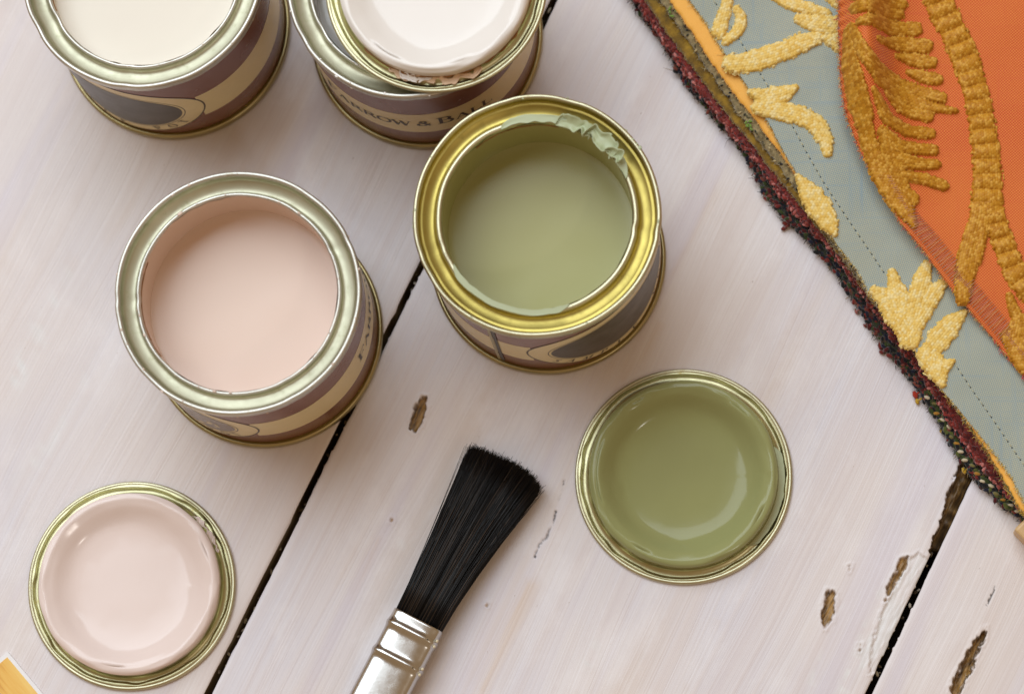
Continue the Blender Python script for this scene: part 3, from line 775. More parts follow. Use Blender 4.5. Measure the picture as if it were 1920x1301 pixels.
M_BLUE = weave('blue_grey_brocade', lin(128, 146, 150), lin(180, 178, 152), lin(124, 150, 166), 0.64, 28, 0.6, 0.2, 0.3, 40, 0.5)
M_ORANGE = weave('orange_brocade', lin(196, 68, 24), lin(228, 132, 50), lin(206, 78, 42), 0.72, 4, 0.65, 0.25, 0.45, 30, 0.25)
M_YELLOW = weave('amber_satin', lin(236, 166, 58), lin(246, 186, 84), lin(230, 160, 60), 0.4, 30, 0.6, 0.3, 0.15, 40, 0.2)
def fuzzy(name, stops, scale, bump=0.8, rough=0.95, sheen=0.6, stretch=(1, 1, 1)):
    t = NT(name); v = t.coords(stretch); n = t.noise(v, scale, 4, 0.65)
    t.set(Base__Color=t.ramp(n, [(p, lin(*c)) for p, c in stops]), Roughness=rough); t.b.inputs['Sheen Weight'].default_value = sheen
    t.bump(t.noise(v, scale * 2.2, 3, 0.7), bump, 0.0009)
    return t.m
M_OLIVE = fuzzy('olive_velvet', [(0.3, (72, 52, 10)), (0.5, (122, 92, 16)), (0.7, (168, 130, 30))], 230, 0.7)
M_BEIGE = fuzzy('beige_tapestry', [(0.28, (40, 36, 22)), (0.42, (116, 100, 64)), (0.56, (150, 132, 92)), (0.72, (180, 160, 112))], 420, 0.8)
M_RED = fuzzy('red_chenille', [(0.3, (58, 14, 12)), (0.5, (122, 34, 30)), (0.72, (160, 62, 52))], 520, 0.9)
M_TAP = fuzzy('dark_tapestry', [(0.3, (18, 16, 12)), (0.5, (40, 44, 20)), (0.62, (92, 40, 26)), (0.75, (120, 104, 50))], 330, 0.9)

INW = np.array([0.80, 0.60])                                          # from the cut edge into the cloth
def resample(q, step):
    seg = np.linalg.norm(np.diff(q, axis=0), axis=1); s = np.concatenate([[0], np.cumsum(seg)])
    x = np.arange(0, s[-1], step)
    return np.stack([np.interp(x, s, q[:, 0]), np.interp(x, s, q[:, 1])], 1)
def smooth(q, k=5):
    for _ in range(k):
        q = np.concatenate([q[:1], 0.25 * q[:-2] + 0.5 * q[1:-1] + 0.25 * q[2:], q[-1:]])
    return q
TS = np.array([0, .12, .3, .55, .9, 1.3, 1.8, 2.4, 3.2, 4.2, 5.5, 7, 8.5, 10, 12, 14, 16, 18, 20, 22.5, 25, 27.5, 30, 33, 36, 40, 44, 49, 55, 62, 70, 80, 92, 105])
def edge_line(px, z, jag, seed, jscale=1.2, step=0.55):
    q = PL(px, z)
    q = np.concatenate([[q[0] + (q[0] - q[1]) / np.linalg.norm(q[0] - q[1]) * 45], q, [q[-1] + (q[-1] - q[-2]) / np.linalg.norm(q[-1] - q[-2]) * 45]])
    e = smooth(resample(q, step), 6)
    i = np.arange(len(e)) * step
    return e + INW * (jag * vnoise(i / jscale, i * 0, seed) + jag * 0.6 * vnoise(i / (jscale * 0.35), i * 0 + 3, seed))[:, None]
def sheet(name, label, px, zt, thick, mat, jag=0.2, seed=1, zf=None, rnd=0.25, ts=TS, jscale=1.2):
    e = edge_line(px, zt, jag, seed, jscale)
    T = np.array(ts); n, m = len(e), len(T)
    XY = e[:, None, :] + T[None, :, None] * INW
    z = np.full((n, m), zt) if zf is None else zf(XY[..., 0], XY[..., 1])
    z = z - rnd * np.exp(-T / 0.35)[None, :]
    c = XY.reshape(-1, 2).mean(0)
    t = thing(name, label, 'fabric', (*P(1500, 400), zt - thick), 'stacked furnishing fabrics')
    off = np.array([*P(1500, 400), zt - thick])
    V = np.concatenate([XY, z[..., None]], 2).reshape(-1, 3) - off
    F = []
    for i in range(n - 1):
        for k in range(m - 1):
            b = i * m + k; F.append((b, b + m, b + m + 1, b + 1))
    o = mesh_obj('cloth', V, F, mat, t)
    md = o.modifiers.new('thickness', 'SOLIDIFY'); md.thickness = thick * S; md.offset = -1
    # make sure faces look up
    o.data.update()
    if o.data.polygons[0].normal.z < 0: o.data.flip_normals()
    return t, off, e

def fray(parent, off, e, zt, cols, per_mm, ln, rad, seed, out=0.6, zspread=0.4, name='frayed_threads'):
    r = np.random.default_rng(seed); bag = Bag()
    d = np.gradient(e, axis=0); d /= np.linalg.norm(d, axis=1)[:, None] + 1e-9
    n = int(len(e) * 0.55 * per_mm)
    for _ in range(n):
        i = r.integers(2, len(e) - 2); o = -INW
        base = e[i] + INW * r.uniform(-0.1, 0.5); L = ln * r.uniform(0.4, 1.2) * (2.2 if r.random() < 0.03 else 1)
        dirv = o * r.uniform(0.2, 1.0) * out + d[i] * r.normal() * 0.7; dirv /= np.linalg.norm(dirv)
        z0 = zt - r.uniform(0, zspread); k = r.normal() * 0.35
        pts = [np.array([*base, z0]), np.array([*(base + dirv * L * .5), z0 + k * .4 * L + .05]), np.array([*(base + dirv * L + d[i] * r.normal() * .2 * L), z0 + k * L * .5 - .1 * L])]
        pts = [p - off for p in pts]
        rr = rad * r.uniform(.7, 1.3)
        bag.tube(pts, [rr, rr, rr * .5], cols[r.integers(len(cols))], 3)
    return bag.build(name, M_YARN, parent, 'stuff')

def knots(parent, off, e, z0, t0, t1, cols, per_mm, size, seed, name='yarn_loops', flat=0.8, along=True, rows=None):
    r = np.random.default_rng(seed); bag = Bag()
    d = np.gradient(e, axis=0); n = int(len(e) * 0.55 * per_mm)
    for _ in range(n):
        i = r.integers(2, len(e) - 2); t = r.uniform(t0, t1)
        p = e[i] + INW * t; s = size * r.uniform(.6, 1.25)
        ang = math.atan2(d[i][1], d[i][0]) + r.normal() * 0.5
        fall = max(0, -t) * 0.9
        bag.blob(np.array([*p, max(s * flat * .8, z0 - fall + r.normal() * .15)]) - off, (s * 1.35, s * .8, s * flat), cols[r.integers(len(cols))], ang)
    return bag.build(name, M_YARN, parent, 'stuff')
def L3(*c): return lin(*c)[:3]

EDGE_TAP = [(1178, -10), (1200, 26), (1246, 83), (1276, 143), (1315, 193), (1361, 246), (1396, 290), (1432, 356), (1469, 409), (1515, 451), (1561, 503), (1596, 557), (1617, 588), (1649, 640), (1691, 691), (1728, 743), (1766, 802), (1796, 851), (1825, 894), (1868, 936), (1930, 988)]
EDGE_RED = [(1184, -10), (1216, 36), (1252, 88), (1296, 152), (1336, 206), (1376, 256), (1416, 302), (1455, 356), (1493, 403), (1542, 450), (1587, 506), (1624, 563), (1649, 598), (1678, 638), (1719, 688), (1759, 748), (1790, 806), (1824, 856), (1858, 896), (1890, 930), (1935, 972)]
EDGE_OLIVE = [(1202, -10), (1246, 55), (1288, 111), (1331, 171), (1366, 217), (1398, 254), (1440, 310), (1482, 362), (1526, 418), (1572, 476), (1614, 534), (1640, 572), (1690, 632), (1732, 686), (1776, 744), (1816, 796), (1850, 842), (1888, 896), (1935, 960)]
EDGE_BEIGE = [(1228, -10), (1269, 46), (1304, 99), (1338, 143), (1375, 198), (1408, 244), (1450, 300), (1490, 352), (1528, 410), (1572, 472), (1616, 532), (1645, 574), (1692, 630), (1734, 684), (1778, 742), (1818, 794), (1854, 842), (1892, 896), (1938, 960)]
EDGE_YEL = [(1248, -10), (1297, 60), (1329, 111), (1366, 161), (1401, 207), (1452, 272), (1496, 334), (1524, 386), (1568, 456), (1610, 508), (1634, 554), (1682, 610), (1722, 662), (1768, 730), (1806, 782), (1842, 832), (1874, 884), (1900, 934), (1920, 962)]
EDGE_BLUE = [(1286, -10), (1329, 53), (1366, 110), (1400, 161), (1428, 207), (1472, 290), (1499, 333), (1525, 385), (1566, 455), (1607, 506), (1630, 552), (1680, 610), (1720, 662), (1767, 731), (1809, 781), (1852, 834), (1892, 888), (1914, 931), (1932, 962)]
EDGE_ORA = [(1572, -20), (1571, 40), (1573, 92), (1575, 161), (1587, 219), (1608, 272), (1621, 300), (1659, 363), (1689, 418), (1731, 468), (1775, 529), (1814, 576), (1864, 637), (1905, 687), (1945, 735)]

RB = L3(112, 36, 28); RD = L3(78, 18, 18); RP = L3(196, 120, 112); BK = L3(18, 16, 18); GR = L3(52, 62, 22); CR = L3(206, 190, 160); YE = L3(196, 156, 40); NB = L3(24, 24, 44)
t, off, e = sheet('tapestry_fabric', 'dark green and red chenille tapestry lying lowest in the fabric stack', EDGE_TAP, 2.6, 2.55, M_TAP, 0.35, 1, None, 0.9)
knots(t, off, e, 2.3, -0.2, 2.4, [BK, BK, GR, RD, BK, NB, RB, L3(120, 60, 46)], 7.0, 0.6, 11)
low = e[:, 1] < P(1720, 735, 2)[1]
knots(t, off, e[low], 2.5, 0.2, 2.4, [GR, BK, GR, L3(84, 88, 36), BK], 5, 0.75, 12)
bag = Bag()                                                        # pale weft floats down the visible selvedge
el = e[low]; dd = np.gradient(el, axis=0)
for i in range(4, len(el) - 4, 4):
    p = el[i] + INW * (1.0 + 0.3 * math.sin(i)); a = math.atan2(dd[i][1], dd[i][0])
    bag.blob(np.array([*p, 2.9]) - off, (0.95, 0.5, 0.5), [CR, CR, L3(120, 110, 60), L3(170, 120, 40)][(i // 4) % 4], a + 0.6)
bag.build('weft_floats', M_YARN, t, 'stuff')
fray(t, off, e, 1.6, [BK, GR, RD, L3(150, 120, 70)], 3, 1.2, 0.1, 13)
bag = Bag()                                                        # loose tufts of yarn poking out onto the table
for (px, py, c, s) in ((1474, 420, RB, .9), (1470, 428, RB, .7), (1651, 648, RB, .9), (1654, 660, RB, .7), (1606, 584, L3(160, 90, 80), .6), (1716, 740, L3(170, 50, 30), .9), (1720, 752, YE, .7), (1768, 806, YE, .8), (1808, 882, YE, .8), (1622, 610, L3(140, 60, 50), .5), (1436, 372, L3(150, 60, 50), .6)):
    p = P(px, py, 1.0); bag.blob(np.array([*p, s]) - off, (s * .8, s * 1.3, s * .8), c, random.uniform(0, 3)); q = P(px + 14, py - 8, 1.5)
    bag.tube([np.array([*p, 1.0]) - off, np.array([*((p + q) / 2), 1.6]) - off, np.array([*q, 1.4]) - off], [.3, .25, .25], c, 4)
bag.build('loose_tufts', M_YARN, t, 'stuff')

t, off, e = sheet('red_fabric', 'looped brick red chenille just above the dark tapestry', EDGE_RED, 4.6, 2.0, M_RED, 0.3, 2, None, 0.9)
knots(t, off, e, 4.3, -0.2, 2.2, [RB, RB, RD, L3(140, 48, 40), RB], 6.5, 0.55, 21)
knots(t, off, e, 4.4, -0.3, 0.5, [RP, RB, L3(168, 84, 76), RD, BK, L3(150, 70, 60)], 3.2, 0.45, 22)
fray(t, off, e, 3.9, [RB, RD, L3(150, 60, 50)], 4, 0.9, 0.08, 23)
t, off, e = sheet('olive_fabric', 'olive gold velvet strip showing between red chenille and beige weave', EDGE_OLIVE, 6.2, 1.6, M_OLIVE, 0.22, 3, lambda x, y: 6.2 + 0.35 * vnoise(x / 3, y / 3, 9), 0.8)
fray(t, off, e, 5.8, [L3(150, 116, 26), L3(110, 84, 14), L3(190, 160, 70)], 5, 0.6, 0.07, 31)
t, off, e = sheet('beige_fabric', 'grey-beige coarse weave flecked dark and green above the olive velvet', EDGE_BEIGE, 7.5, 1.25, M_BEIGE, 0.3, 4, lambda x, y: 7.5 + 0.25 * vnoise(x / 2, y / 2, 10), 0.5)
fray(t, off, e, 7.2, [L3(150, 132, 92), L3(60, 52, 30), L3(190, 170, 120)], 5, 0.8, 0.07, 41)
bag = Bag()
for (px, py, s) in ((1261, 24, .9), (1404, 236, 1.0)):
    for k in range(7):
        p = P(px + random.uniform(-9, 9), py + random.uniform(-9, 9), 7.9); bag.blob(np.array([*p, 7.9]) - off, (s * .6, s * .3, s * .35), L3(120, 150, 60), random.uniform(0, 3))
bag.build('green_flecks', M_YARN, t, 'stuff')
for nm in (0,):
    r = np.random.default_rng(5); bag = Bag()
    for _ in range(260):
        i = r.integers(2, len(e) - 2); p = e[i] + INW * r.uniform(0.2, 4.0); dz = 0.25 * float(vnoise(np.array(p[0] / 2), np.array(p[1] / 2), 10))
        bag.blob(np.array([*p, 7.5 + dz]) - off, (0.5, 0.28, 0.25), [BK, L3(50, 46, 24), L3(92, 84, 50), L3(186, 168, 122)][r.integers(4)], r.uniform(0, 3))
    bag.build('dark_flecks', M_YARN, t, 'stuff')
t, off, e = sheet('amber_fabric', 'smooth amber yellow satin edge under the blue brocade', EDGE_YEL, 8.8, 1.25, M_YELLOW, 0.16, 5, None, 0.7, jscale=0.8)
fray(t, off, e, 8.4, [L3(240, 180, 80), L3(220, 150, 50), L3(250, 214, 130)], 7, 0.45, 0.07, 51)
fray(t, off, e[e[:, 1] < P(1760, 730, 9)[1]], 8.4, [L3(206, 170, 50), L3(170, 120, 30), L3(90, 96, 30)], 10, 1.1, 0.1, 52)

BZ = 9.8
def zblue(x, y): return BZ + 0.42 * vnoise(x / 13, y / 13, 17) + 0.10 * vnoise(x / 5, y / 5, 18)
t_blue, off_blue, e_blue = sheet('blue_fabric', 'blue-grey brocade embroidered with pale gold leaves', EDGE_BLUE, BZ, 0.75, M_BLUE, 0.12, 6, zblue, 0.15, jscale=0.7)
fray(t_blue, off_blue, e_blue, BZ - .1, [L3(238, 206, 110), L3(224, 184, 70), L3(206, 200, 170), L3(250, 228, 160)], 9, 0.75, 0.07, 61)

# orange brocade: lies over the blue, its left margin rolled up at the far end
_eo = PL(EDGE_ORA, 14.0); _eo = smooth(resample(np.concatenate([[_eo[0] + np.array([-0.5, 45])], _eo, [_eo[-1] + (_eo[-1] - _eo[-2])]]), 0.8), 6)
_kk = np.concatenate([[0], np.cumsum(np.linalg.norm(np.diff(_eo, axis=0), axis=1))])
Y_TOP, Y_MID = P(1600, 60, 14)[1], P(1640, 330, 14)[1]
def edge_dist(x, y):
    sh = x.shape; p = np.stack([np.ravel(x), np.ravel(y)], 1); d = np.full(len(p), 1e9)
    for a in _eo[::3]: d = np.minimum(d, np.hypot(p[:, 0] - a[0], p[:, 1] - a[1]))
    return d.reshape(sh)
def sstep(a, b, x): q = np.clip((x - a) / (b - a), 0, 1); return q * q * (3 - 2 * q)
def zorange(x, y):
    d = edge_dist(x, y); k = sstep(P(1660, 400, 14)[1], P(1580, 90, 14)[1], y)
    lift = sstep(P(1900, 690, 14)[1], P(1660, 340, 14)[1], y)
    z = BZ + 1.1 + 3.6 * lift * np.exp(-d / 16)
    z = z + k * (11.0 * np.exp(-((d - 6.5) / 5.2) ** 2) - 2.2 * np.exp(-d / 2.0))
    return z + 0.25 * vnoise(x / 11, y / 11, 19)
def Psurf(px, py, zf, z0=14.0):
    z = z0
    for _ in range(12):
        q = P(px, py, z); z = 0.5 * z + 0.5 * float(zf(np.array([q[0]]), np.array([q[1]]))[0])
    return np.array([q[0], q[1], z])
def sheet_orange():
    e = np.array([Psurf(a, b, zorange)[:2] for a, b in EDGE_ORA])
    e = np.concatenate([[e[0] + np.array([0.0, 45])], e, [e[-1] + (e[-1] - e[-2]) / np.linalg.norm(e[-1] - e[-2]) * 45]])
    e = smooth(resample(e, 0.55), 6); i = np.arange(len(e)) * .55
    e = e + INW * (0.10 * vnoise(i / .8, i * 0, 71))[:, None]
    T = np.concatenate([np.arange(0, 30, 0.8), np.arange(30, 100, 2.5)]); n, m = len(e), len(T)
    inw = np.array([1.0, 0.12]); inw /= np.linalg.norm(inw)
    XY = e[:, None, :] + T[None, :, None] * inw
    z = zorange(XY[..., 0], XY[..., 1])
    off = np.array([*P(1760, 300), BZ])
    t = thing('orange_fabric', 'bright orange brocade with mustard embroidery lying on top of the blue', 'fabric', off, 'stacked furnishing fabrics')
    V = np.concatenate([XY, z[..., None]], 2).reshape(-1, 3) - off; F = []
    for a in range(n - 1):
        for k in range(m - 1): b = a * m + k; F.append((b, b + m, b + m + 1, b + 1))
    o = mesh_obj('cloth', V, F, M_ORANGE, t)
    if o.data.polygons[5].normal.z < 0: o.data.flip_normals()
    md = o.modifiers.new('thickness', 'SOLIDIFY'); md.thickness = 0.7 * S; md.offset = -1
    return t, off, e
t_or, off_or, e_or = sheet_orange()
def fray_or():
    r = np.random.default_rng(8); bag = Bag()
    for _ in range(1300):
        i = r.integers(2, len(e_or) - 2); p = e_or[i] + np.array([r.uniform(-.1, .3), 0]); z = float(zorange(np.array([p[0]]), np.array([p[1]]))[0]) - r.uniform(0, .5)
        L = r.uniform(.3, .9); a = r.normal() * .8 + math.pi + .5
        c = [L3(196, 130, 40), L3(214, 150, 60), L3(220, 90, 50), L3(230, 180, 100)][r.integers(4)]
        if r.random() < .03: c = L3(210, 40, 50); L = 1.3
        bag.tube([np.array([*p, z]) - off_or, np.array([p[0] + L * .5 * math.cos(a), p[1] + L * .5 * math.sin(a), z + .1]) - off_or, np.array([p[0] + L * math.cos(a), p[1] + L * math.sin(a), z - .15]) - off_or], [.09, .09, .05], c, 3)
    bag.build('frayed_threads', M_YARN, t_or, 'stuff')
fray_or()

def embroider(name, parent, off, zf, strokes, cols, seed, res=0.2, knot=(0.95, 0.62), z0=10.0, hgt=1.0, ragged=0.12, wscale=1.0):
    """padded satin-stitch motif: union of tapering strokes, ribbed across, knotted threads on top"""
    ss = []
    for pts, wid, rib in strokes:
        q = np.array([Psurf(a, b, zf, z0)[:2] for a, b in pts])
        seg = np.concatenate([[0], np.cumsum(np.linalg.norm(np.diff(q, axis=0), axis=1))]); n = max(6, int(seg[-1] / 0.5)); x = np.linspace(0, seg[-1], n)
        w = np.interp(x, seg, np.array(wid) * 0.5 * 0.131 * wscale)
        # rounded pen line
        qq = np.stack([np.interp(x, seg, q[:, 0]), np.interp(x, seg, q[:, 1])], 1)
        ss.append((smooth(qq, 2), x, w, rib))
    allp = np.concatenate([s[0] for s in ss]); mw = max(s[2].max() for s in ss) + 0.6
    x0, y0 = allp.min(0) - mw; x1, y1 = allp.max(0) + mw
    nx, ny = int((x1 - x0) / res) + 1, int((y1 - y0) / res) + 1
    X, Y = np.meshgrid(x0 + np.arange(nx) * res, y0 + np.arange(ny) * res, indexing='ij'); p = np.stack([X.ravel(), Y.ravel()], 1)
    best = np.full(len(p), -9.0); tint = np.zeros((len(p), 3)); cols = np.array(cols); cols = 0.72 * cols + 0.28 * cols.mean(0)
    r = np.random.default_rng(seed)
    for si, (q, x, w, rib) in enumerate(ss):
        lo, hi = q.min(0) - w.max() - .4, q.max(0) + w.max() + .4
        sel = np.where((p[:, 0] > lo[0]) & (p[:, 0] < hi[0]) & (p[:, 1] > lo[1]) & (p[:, 1] < hi[1]))[0]
        if not len(sel): continue
        pp = p[sel]; bd = np.full(len(sel), 1e9); bs = np.zeros(len(sel)); bv = np.zeros(len(sel)); bw = np.ones(len(sel))
        for k in range(len(q) - 1):
            ab = q[k + 1] - q[k]; l2 = ab @ ab + 1e-12
            tt = np.clip(((pp - q[k]) @ ab) / l2, 0, 1); c = q[k] + tt[:, None] * ab; dv = pp - c; dist = np.hypot(dv[:, 0], dv[:, 1])
            tu = ((pp - q[k]) @ ab) / l2; tt = np.where((tu < 0) & (k > 0) | (tu > 1) & (k < len(q) - 2), tt, tu)
            mk = dist < bd
            bd[mk] = dist[mk]; bs[mk] = (x[k] + tt * (x[k + 1] - x[k]))[mk]; bv[mk] = ((ab[0] * dv[:, 1] - ab[1] * dv[:, 0]) / math.sqrt(l2))[mk]; bw[mk] = (w[k] + np.clip(tt, 0, 1) * (w[k + 1] - w[k]))[mk]
        # signed lateral coordinate; knots in brick order
        kl, kw = knot
        row = np.floor(bv / kw); su = bs / kl + 0.5 * (row % 2); fu = su - np.floor(su) - 0.5; fv = bv / kw - row - 0.5
        kid = (row.astype(int) * 7919 + np.floor(su).astype(int) * 104729 + si * 31) % 997
        rnd = (np.sin(kid * 12.9898) * 43758.5453) % 1.0
        ins = bw * (1 + ragged * (rnd - .5) * 2) + 0.10 * np.sin(bs * 6.3) - bd
        dome = np.sqrt(np.clip(1 - (bd / (bw + 1e-6)) ** 2, 0, 1))
        h = hgt * (0.35 + 0.65 * dome)
        if rib:
            ph = bs / rib; f = ph - np.floor(ph); rb_ = np.sin(np.pi * f) ** 0.55
            h = h * (0.12 + 0.88 * rb_) * 1.25
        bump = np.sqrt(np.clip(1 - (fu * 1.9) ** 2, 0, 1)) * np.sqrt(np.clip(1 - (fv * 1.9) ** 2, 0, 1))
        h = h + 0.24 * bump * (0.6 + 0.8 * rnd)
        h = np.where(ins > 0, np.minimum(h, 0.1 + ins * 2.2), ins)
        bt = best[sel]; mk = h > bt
        ci = np.clip((rnd * len(cols)).astype(int), 0, len(cols) - 1); cc = cols[ci] * (0.78 + 0.22 * bump)[:, None]  # shade in the gaps between knots is multiplied into the thread colour
        best[sel] = np.where(mk, h, bt); tint[sel] = np.where(mk[:, None], cc, tint[sel])
    inside = (best > -0.02).reshape(nx, ny)
    zz = zf(X, Y).ravel() + np.where(best > 0, best, -0.15)
    used = -np.ones(nx * ny, int); F = []; V = []; T = []
    def vid(a):
        if used[a] < 0:
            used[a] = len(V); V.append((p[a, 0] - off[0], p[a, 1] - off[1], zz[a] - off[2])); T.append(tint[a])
        return used[a]
    ii, jj = np.where(inside[:-1, :-1] | inside[1:, :-1] | inside[:-1, 1:] | inside[1:, 1:])
    for i, j in zip(ii, jj):
        a = i * ny + j; F.append((vid(a), vid(a + ny), vid(a + ny + 1), vid(a + 1)))
    T = np.array(T); z = (T.sum(1) == 0); T[z] = cols[0] * 0.6
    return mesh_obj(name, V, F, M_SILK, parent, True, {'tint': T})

GOLD = [L3(249, 218, 138), L3(243, 202, 100), L3(232, 184, 74), L3(247, 211, 120), L3(252, 230, 166)]
def eb(strokes, seed): return embroider('embroidered_leaf', t_blue, off_blue, zblue, strokes, GOLD, seed, 0.2, (0.85, 0.66), BZ, 0.8, 0.14, 1.15)
eb([([(1368, -20), (1362, 10), (1352, 45), (1348, 60)], [20, 20, 24, 26], None), ([(1382, 18), (1391, 36), (1385, 58), (1362, 78)], [14, 20, 20, 16], None)], 1)
eb([([(1374, 120), (1412, 116), (1460, 100), (1505, 80), (1532, 72)], [34, 38, 36, 34, 24], None)], 2)
eb([([(1450, -8), (1480, 8), (1515, 16), (1552, 26)], [16, 24, 22, 14], None), ([(1498, 36), (1530, 46), (1580, 50), (1600, 52)], [18, 34, 36, 36], None), ([(1543, 72), (1566, 80), (1600, 96)], [12, 26, 30], None), ([(1550, -5), (1575, 8), (1600, 12)], [12, 24, 24], None)], 3)
eb([([(1410, 174), (1440, 184), (1464, 180), (1490, 166)], [14, 36, 34, 14], None), ([(1424, 206), (1462, 210), (1500, 216), (1530, 234), (1548, 262), (1552, 288)], [18, 32, 34, 32, 28, 16], None), ([(1424, 200), (1450, 196)], [26, 30], None)], 4)
eb([([(1497, 332), (1516, 358), (1536, 388), (1556, 420), (1566, 440)], [10, 34, 42, 32, 10], None)], 5)
eb([([(1673, 512), (1678, 535), (1684, 575), (1694, 600)], [16, 26, 30, 34], None), ([(1640, 545), (1664, 560), (1690, 596), (1710, 632)], [18, 40, 50, 30], None), ([(1694, 540), (1697, 558), (1694, 585)], [10, 20, 22], None),
    ([(1738, 496), (1730, 524), (1718, 565), (1704, 610), (1706, 636)], [16, 32, 32, 36, 36], None), ([(1774, 524), (1754, 548), (1730, 588), (1708, 622)], [14, 26, 28, 30], None)], 6)
eb([([(1808, 586), (1786, 606), (1760, 636), (1736, 664)], [12, 34, 40, 24], None), ([(1786, 678), (1768, 688), (1748, 680), (1734, 664)], [10, 30, 40, 26], None), ([(1748, 672), (1760, 700), (1767, 722)], [36, 32, 12], None)], 7)

MUST = [L3(204, 140, 32), L3(192, 126, 22), L3(216, 156, 50), L3(182, 117, 16), L3(230, 174, 74)]
def eo(strokes, seed, name='embroidered_leaf', ws=1.0): return embroider(name, t_or, off_or, zorange, strokes, MUST, seed, 0.2, (0.85, 0.62), 15.0, 0.95, 0.12, ws)
# frond: bars running out to the right from two ribs at the rolled margin
eo([([(1604, -12), (1650, 2), (1692, 10)], [26, 28, 22], None), ([(1604, 14), (1650, 20), (1686, 28)], [26, 30, 22], None), ([(1612, 40), (1660, 48), (1718, 56)], [18, 34, 28], None),
    ([(1650, 74), (1690, 84), (1736, 88)], [14, 34, 30], None), ([(1684, 106), (1714, 114), (1746, 118)], [14, 28, 26], None), ([(1704, 136), (1728, 144), (1756, 150)], [14, 28, 26], None)], 11, ws=0.98)
eo([([(1594, 50), (1612, 90), (1640, 124), (1678, 150)], [16, 26, 32, 26], None), ([(1612, 86), (1650, 130), (1700, 166), (1766, 184)], [14, 26, 30, 24], None), ([(1612, 100), (1650, 150), (1700, 186), (1745, 202), (1792, 209)], [14, 26, 28, 24, 12], None),
    ([(1664, 176), (1690, 204), (1740, 220)], [12, 28, 24], None), ([(1640, 168), (1652, 196), (1664, 222), (1700, 246), (1744, 251)], [12, 22, 28, 28, 24], None),
    ([(1655, 246), (1690, 276), (1750, 282)], [22, 30, 24], None), ([(1680, 300), (1720, 308), (1754, 309)], [30, 28, 22], None), ([(1660, 262), (1672, 310), (1690, 350)], [26, 44, 34], None), ([(1694, 330), (1735, 336), (1768, 348)], [20, 24, 24], None), ([(1700, 362), (1716, 372), (1712, 384)], [22, 24, 14], None)], 12, ws=0.98)
eo([([(1588, 60), (1592, 120), (1606, 190), (1626, 250), (1650, 310)], [16, 30, 34, 30, 20], None), ([(1604, 110), (1618, 170), (1634, 220)], [8, 18, 12], None), ([(1620, 262), (1656, 330), (1690, 380), (1712, 420)], [20, 44, 46, 20], None)], 13, ws=0.98)
RIB = 3.75
eo([([(1752, -20), (1764, 14), (1788, 62), (1812, 116), (1830, 172), (1841, 230), (1849, 290), (1852, 340), (1850, 392)], [56, 56, 52, 52, 50, 50, 52, 56, 62], RIB),
    ([(1838, 392), (1828, 430), (1815, 480), (1808, 520), (1806, 558)], [34, 36, 42, 38, 30], None), ([(1862, 392), (1872, 432), (1890, 480), (1908, 520), (1940, 560)], [40, 42, 44, 44, 44], RIB), ([(1846, 400), (1842, 440), (1832, 490)], [20, 22, 18], None)], 14, 'embroidered_stem')
eo([([(1893, 556), (1900, 580), (1912, 606), (1940, 640)], [16, 22, 30, 40], None), ([(1890, 632), (1906, 650), (1925, 672), (1950, 690)], [30, 44, 54, 50], None), ([(1908, 600), (1902, 628)], [24, 30], None)], 15)
# zigzag overlock along the orange margin
bag = Bag()
A = [(1640, 330), (1690, 410), (1735, 464), (1780, 524), (1820, 574), (1870, 634), (1910, 684)]
B = [(1690, 330), (1725, 405), (1762, 446), (1808, 504), (1848, 552), (1896, 610), (1935, 660)]
n = 74
for i in range(n):
    f = lambda Q, s: (np.interp(s, np.linspace(0, 1, len(Q)), [q[0] for q in Q]), np.interp(s, np.linspace(0, 1, len(Q)), [q[1] for q in Q]))
    a, b, c = f(A, i / n), f(B, (i + .5) / n), f(A, (i + 1) / n)
    for (u, v) in ((a, b), (b, c)):
        pu, pv = Psurf(*u, zorange), Psurf(*v, zorange); mid = (pu + pv) / 2; 
        lift = np.array([0, 0, .25 + (0.9 if 1 else 0)])
        bag.tube([pu - off_or + lift * .5, mid - off_or + lift, pv - off_or + lift * .6], [.07, .07, .07], [L3(214, 150, 130), L3(226, 170, 120), L3(200, 120, 90)][i % 3], 3)
bag.build('zigzag_stitches', M_YARN, t_or, 'stuff')
# running stitches on the blue
bag = Bag()
def running(pts, step):
    q = PL(pts, BZ + .2); q = resample(q, step)
    for i in range(len(q) - 1):
        d = q[i + 1] - q[i]; a = math.atan2(d[1], d[0]); c = q[i] + d * .3
        bag.blob(np.array([*c, zblue(*[np.array([v]) for v in c])[0] + .05]) - off_blue, (step * .3, .16, .16), L3(190, 188, 160), a)
        c = q[i] + d * .75
        bag.blob(np.array([*c, zblue(*[np.array([v]) for v in c])[0] + .02]) - off_blue, (.22, .22, .12), L3(56, 66, 70), a)
running([(1330, -10), (1352, 20), (1390, 80), (1432, 150), (1480, 226), (1512, 286), (1546, 346), (1590, 412), (1640, 484), (1664, 520)], 1.75)
running([(1784, 672), (1820, 726), (1862, 786), (1900, 842), (1940, 900)], 1.75)
bag.build('running_stitches', M_YARN, t_blue, 'stuff')

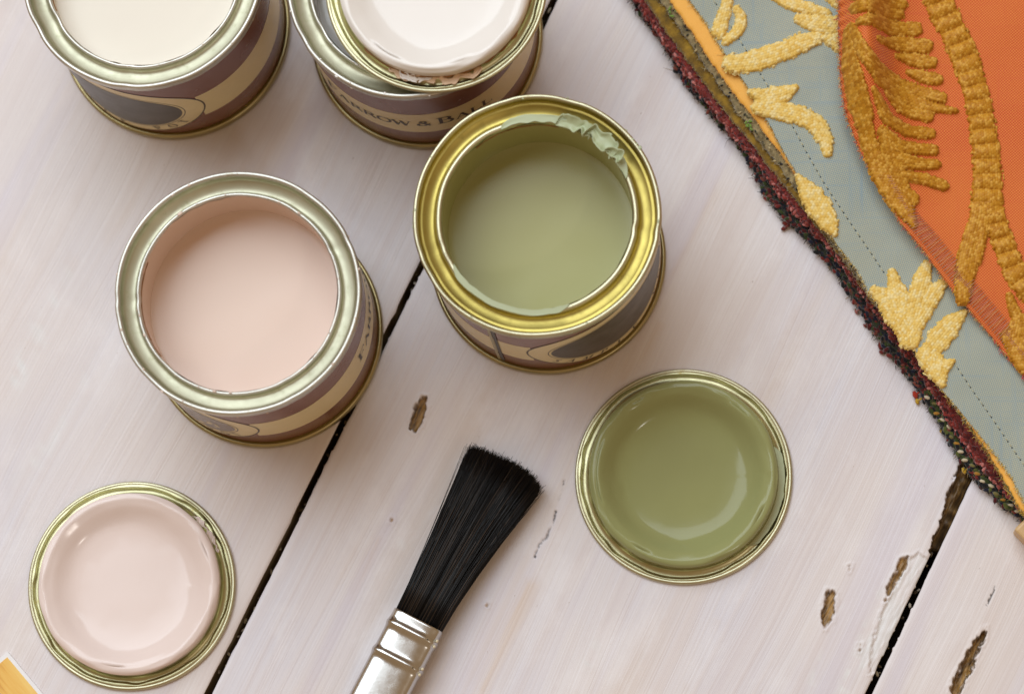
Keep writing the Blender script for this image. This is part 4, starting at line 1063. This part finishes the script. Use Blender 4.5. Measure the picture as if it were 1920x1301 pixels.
# ------------------------------------------------------------------ wood-grain card and wooden batten at the borders
def card_mat():
    t = NT('golden_wood_grain_print'); tc = t.t.nodes.new('ShaderNodeTexCoord')
    mp = t.n('ShaderNodeMapping'); mp.inputs['Scale'].default_value = (22, 260, 1); mp.inputs['Rotation'].default_value = (0, 0, math.radians(-62)); t.l(tc.outputs['Object'], mp.inputs[0])
    n = t.noise(mp.outputs[0], 1.0, 4, 0.6)
    t.set(Base__Color=t.ramp(n, [(0.3, lin(196, 130, 40)), (0.45, lin(232, 180, 80)), (0.6, lin(240, 200, 110)), (0.75, lin(246, 214, 134))]), Roughness=0.5)
    return t.m
M_CARD = card_mat(); M_CARDW = printed('white_card', lin(236, 234, 236), 0.5)
c0, c1 = P(14, 1221, 0.6), P(81, 1301, 0.6); dx = (c1 - c0) / np.linalg.norm(c1 - c0); dy = np.array([dx[1], -dx[0]])
t = thing('sample_card', 'golden wood-grain card with thin white border at the bottom left corner', 'sample card', (*c0, 0))
t.rotation_euler = (0, 0, math.atan2(dx[1], dx[0]))
def box(x0, x1, y0, y1, z0, z1):
    return [(x0, y0, z0), (x1, y0, z0), (x1, y1, z0), (x0, y1, z0), (x0, y0, z1), (x1, y0, z1), (x1, y1, z1), (x0, y1, z1)], [(0, 3, 2, 1), (4, 5, 6, 7), (0, 1, 5, 4), (1, 2, 6, 5), (2, 3, 7, 6), (3, 0, 4, 7)]
mesh_obj('backing', *box(0, 80, -50, 0, 0.05, 0.6), M_CARDW, t, False)
mesh_obj('printed_face', *box(1.0, 79, -49, -0.9, 0.58, 0.68), M_CARD, t, False)

b0, b1 = P(1901, 992, 7), P(1924, 970, 7)
dx = (b1 - b0) / np.linalg.norm(b1 - b0); dy = np.array([dx[1], -dx[0]])
t = thing('wooden_batten', 'pale wooden batten end poking in at the right border under the fabrics', 'wooden batten', (*b0, 0))
t.rotation_euler = (0, 0, math.atan2(dy[1], dy[0]))
V, F = box(0, 90, 0, 12, 0.1, 7.0)
o = mesh_obj('bar', V, F, M_STICK, t, False)
md = o.modifiers.new('eased', 'BEVEL'); md.width = 0.8 * S; md.segments = 3
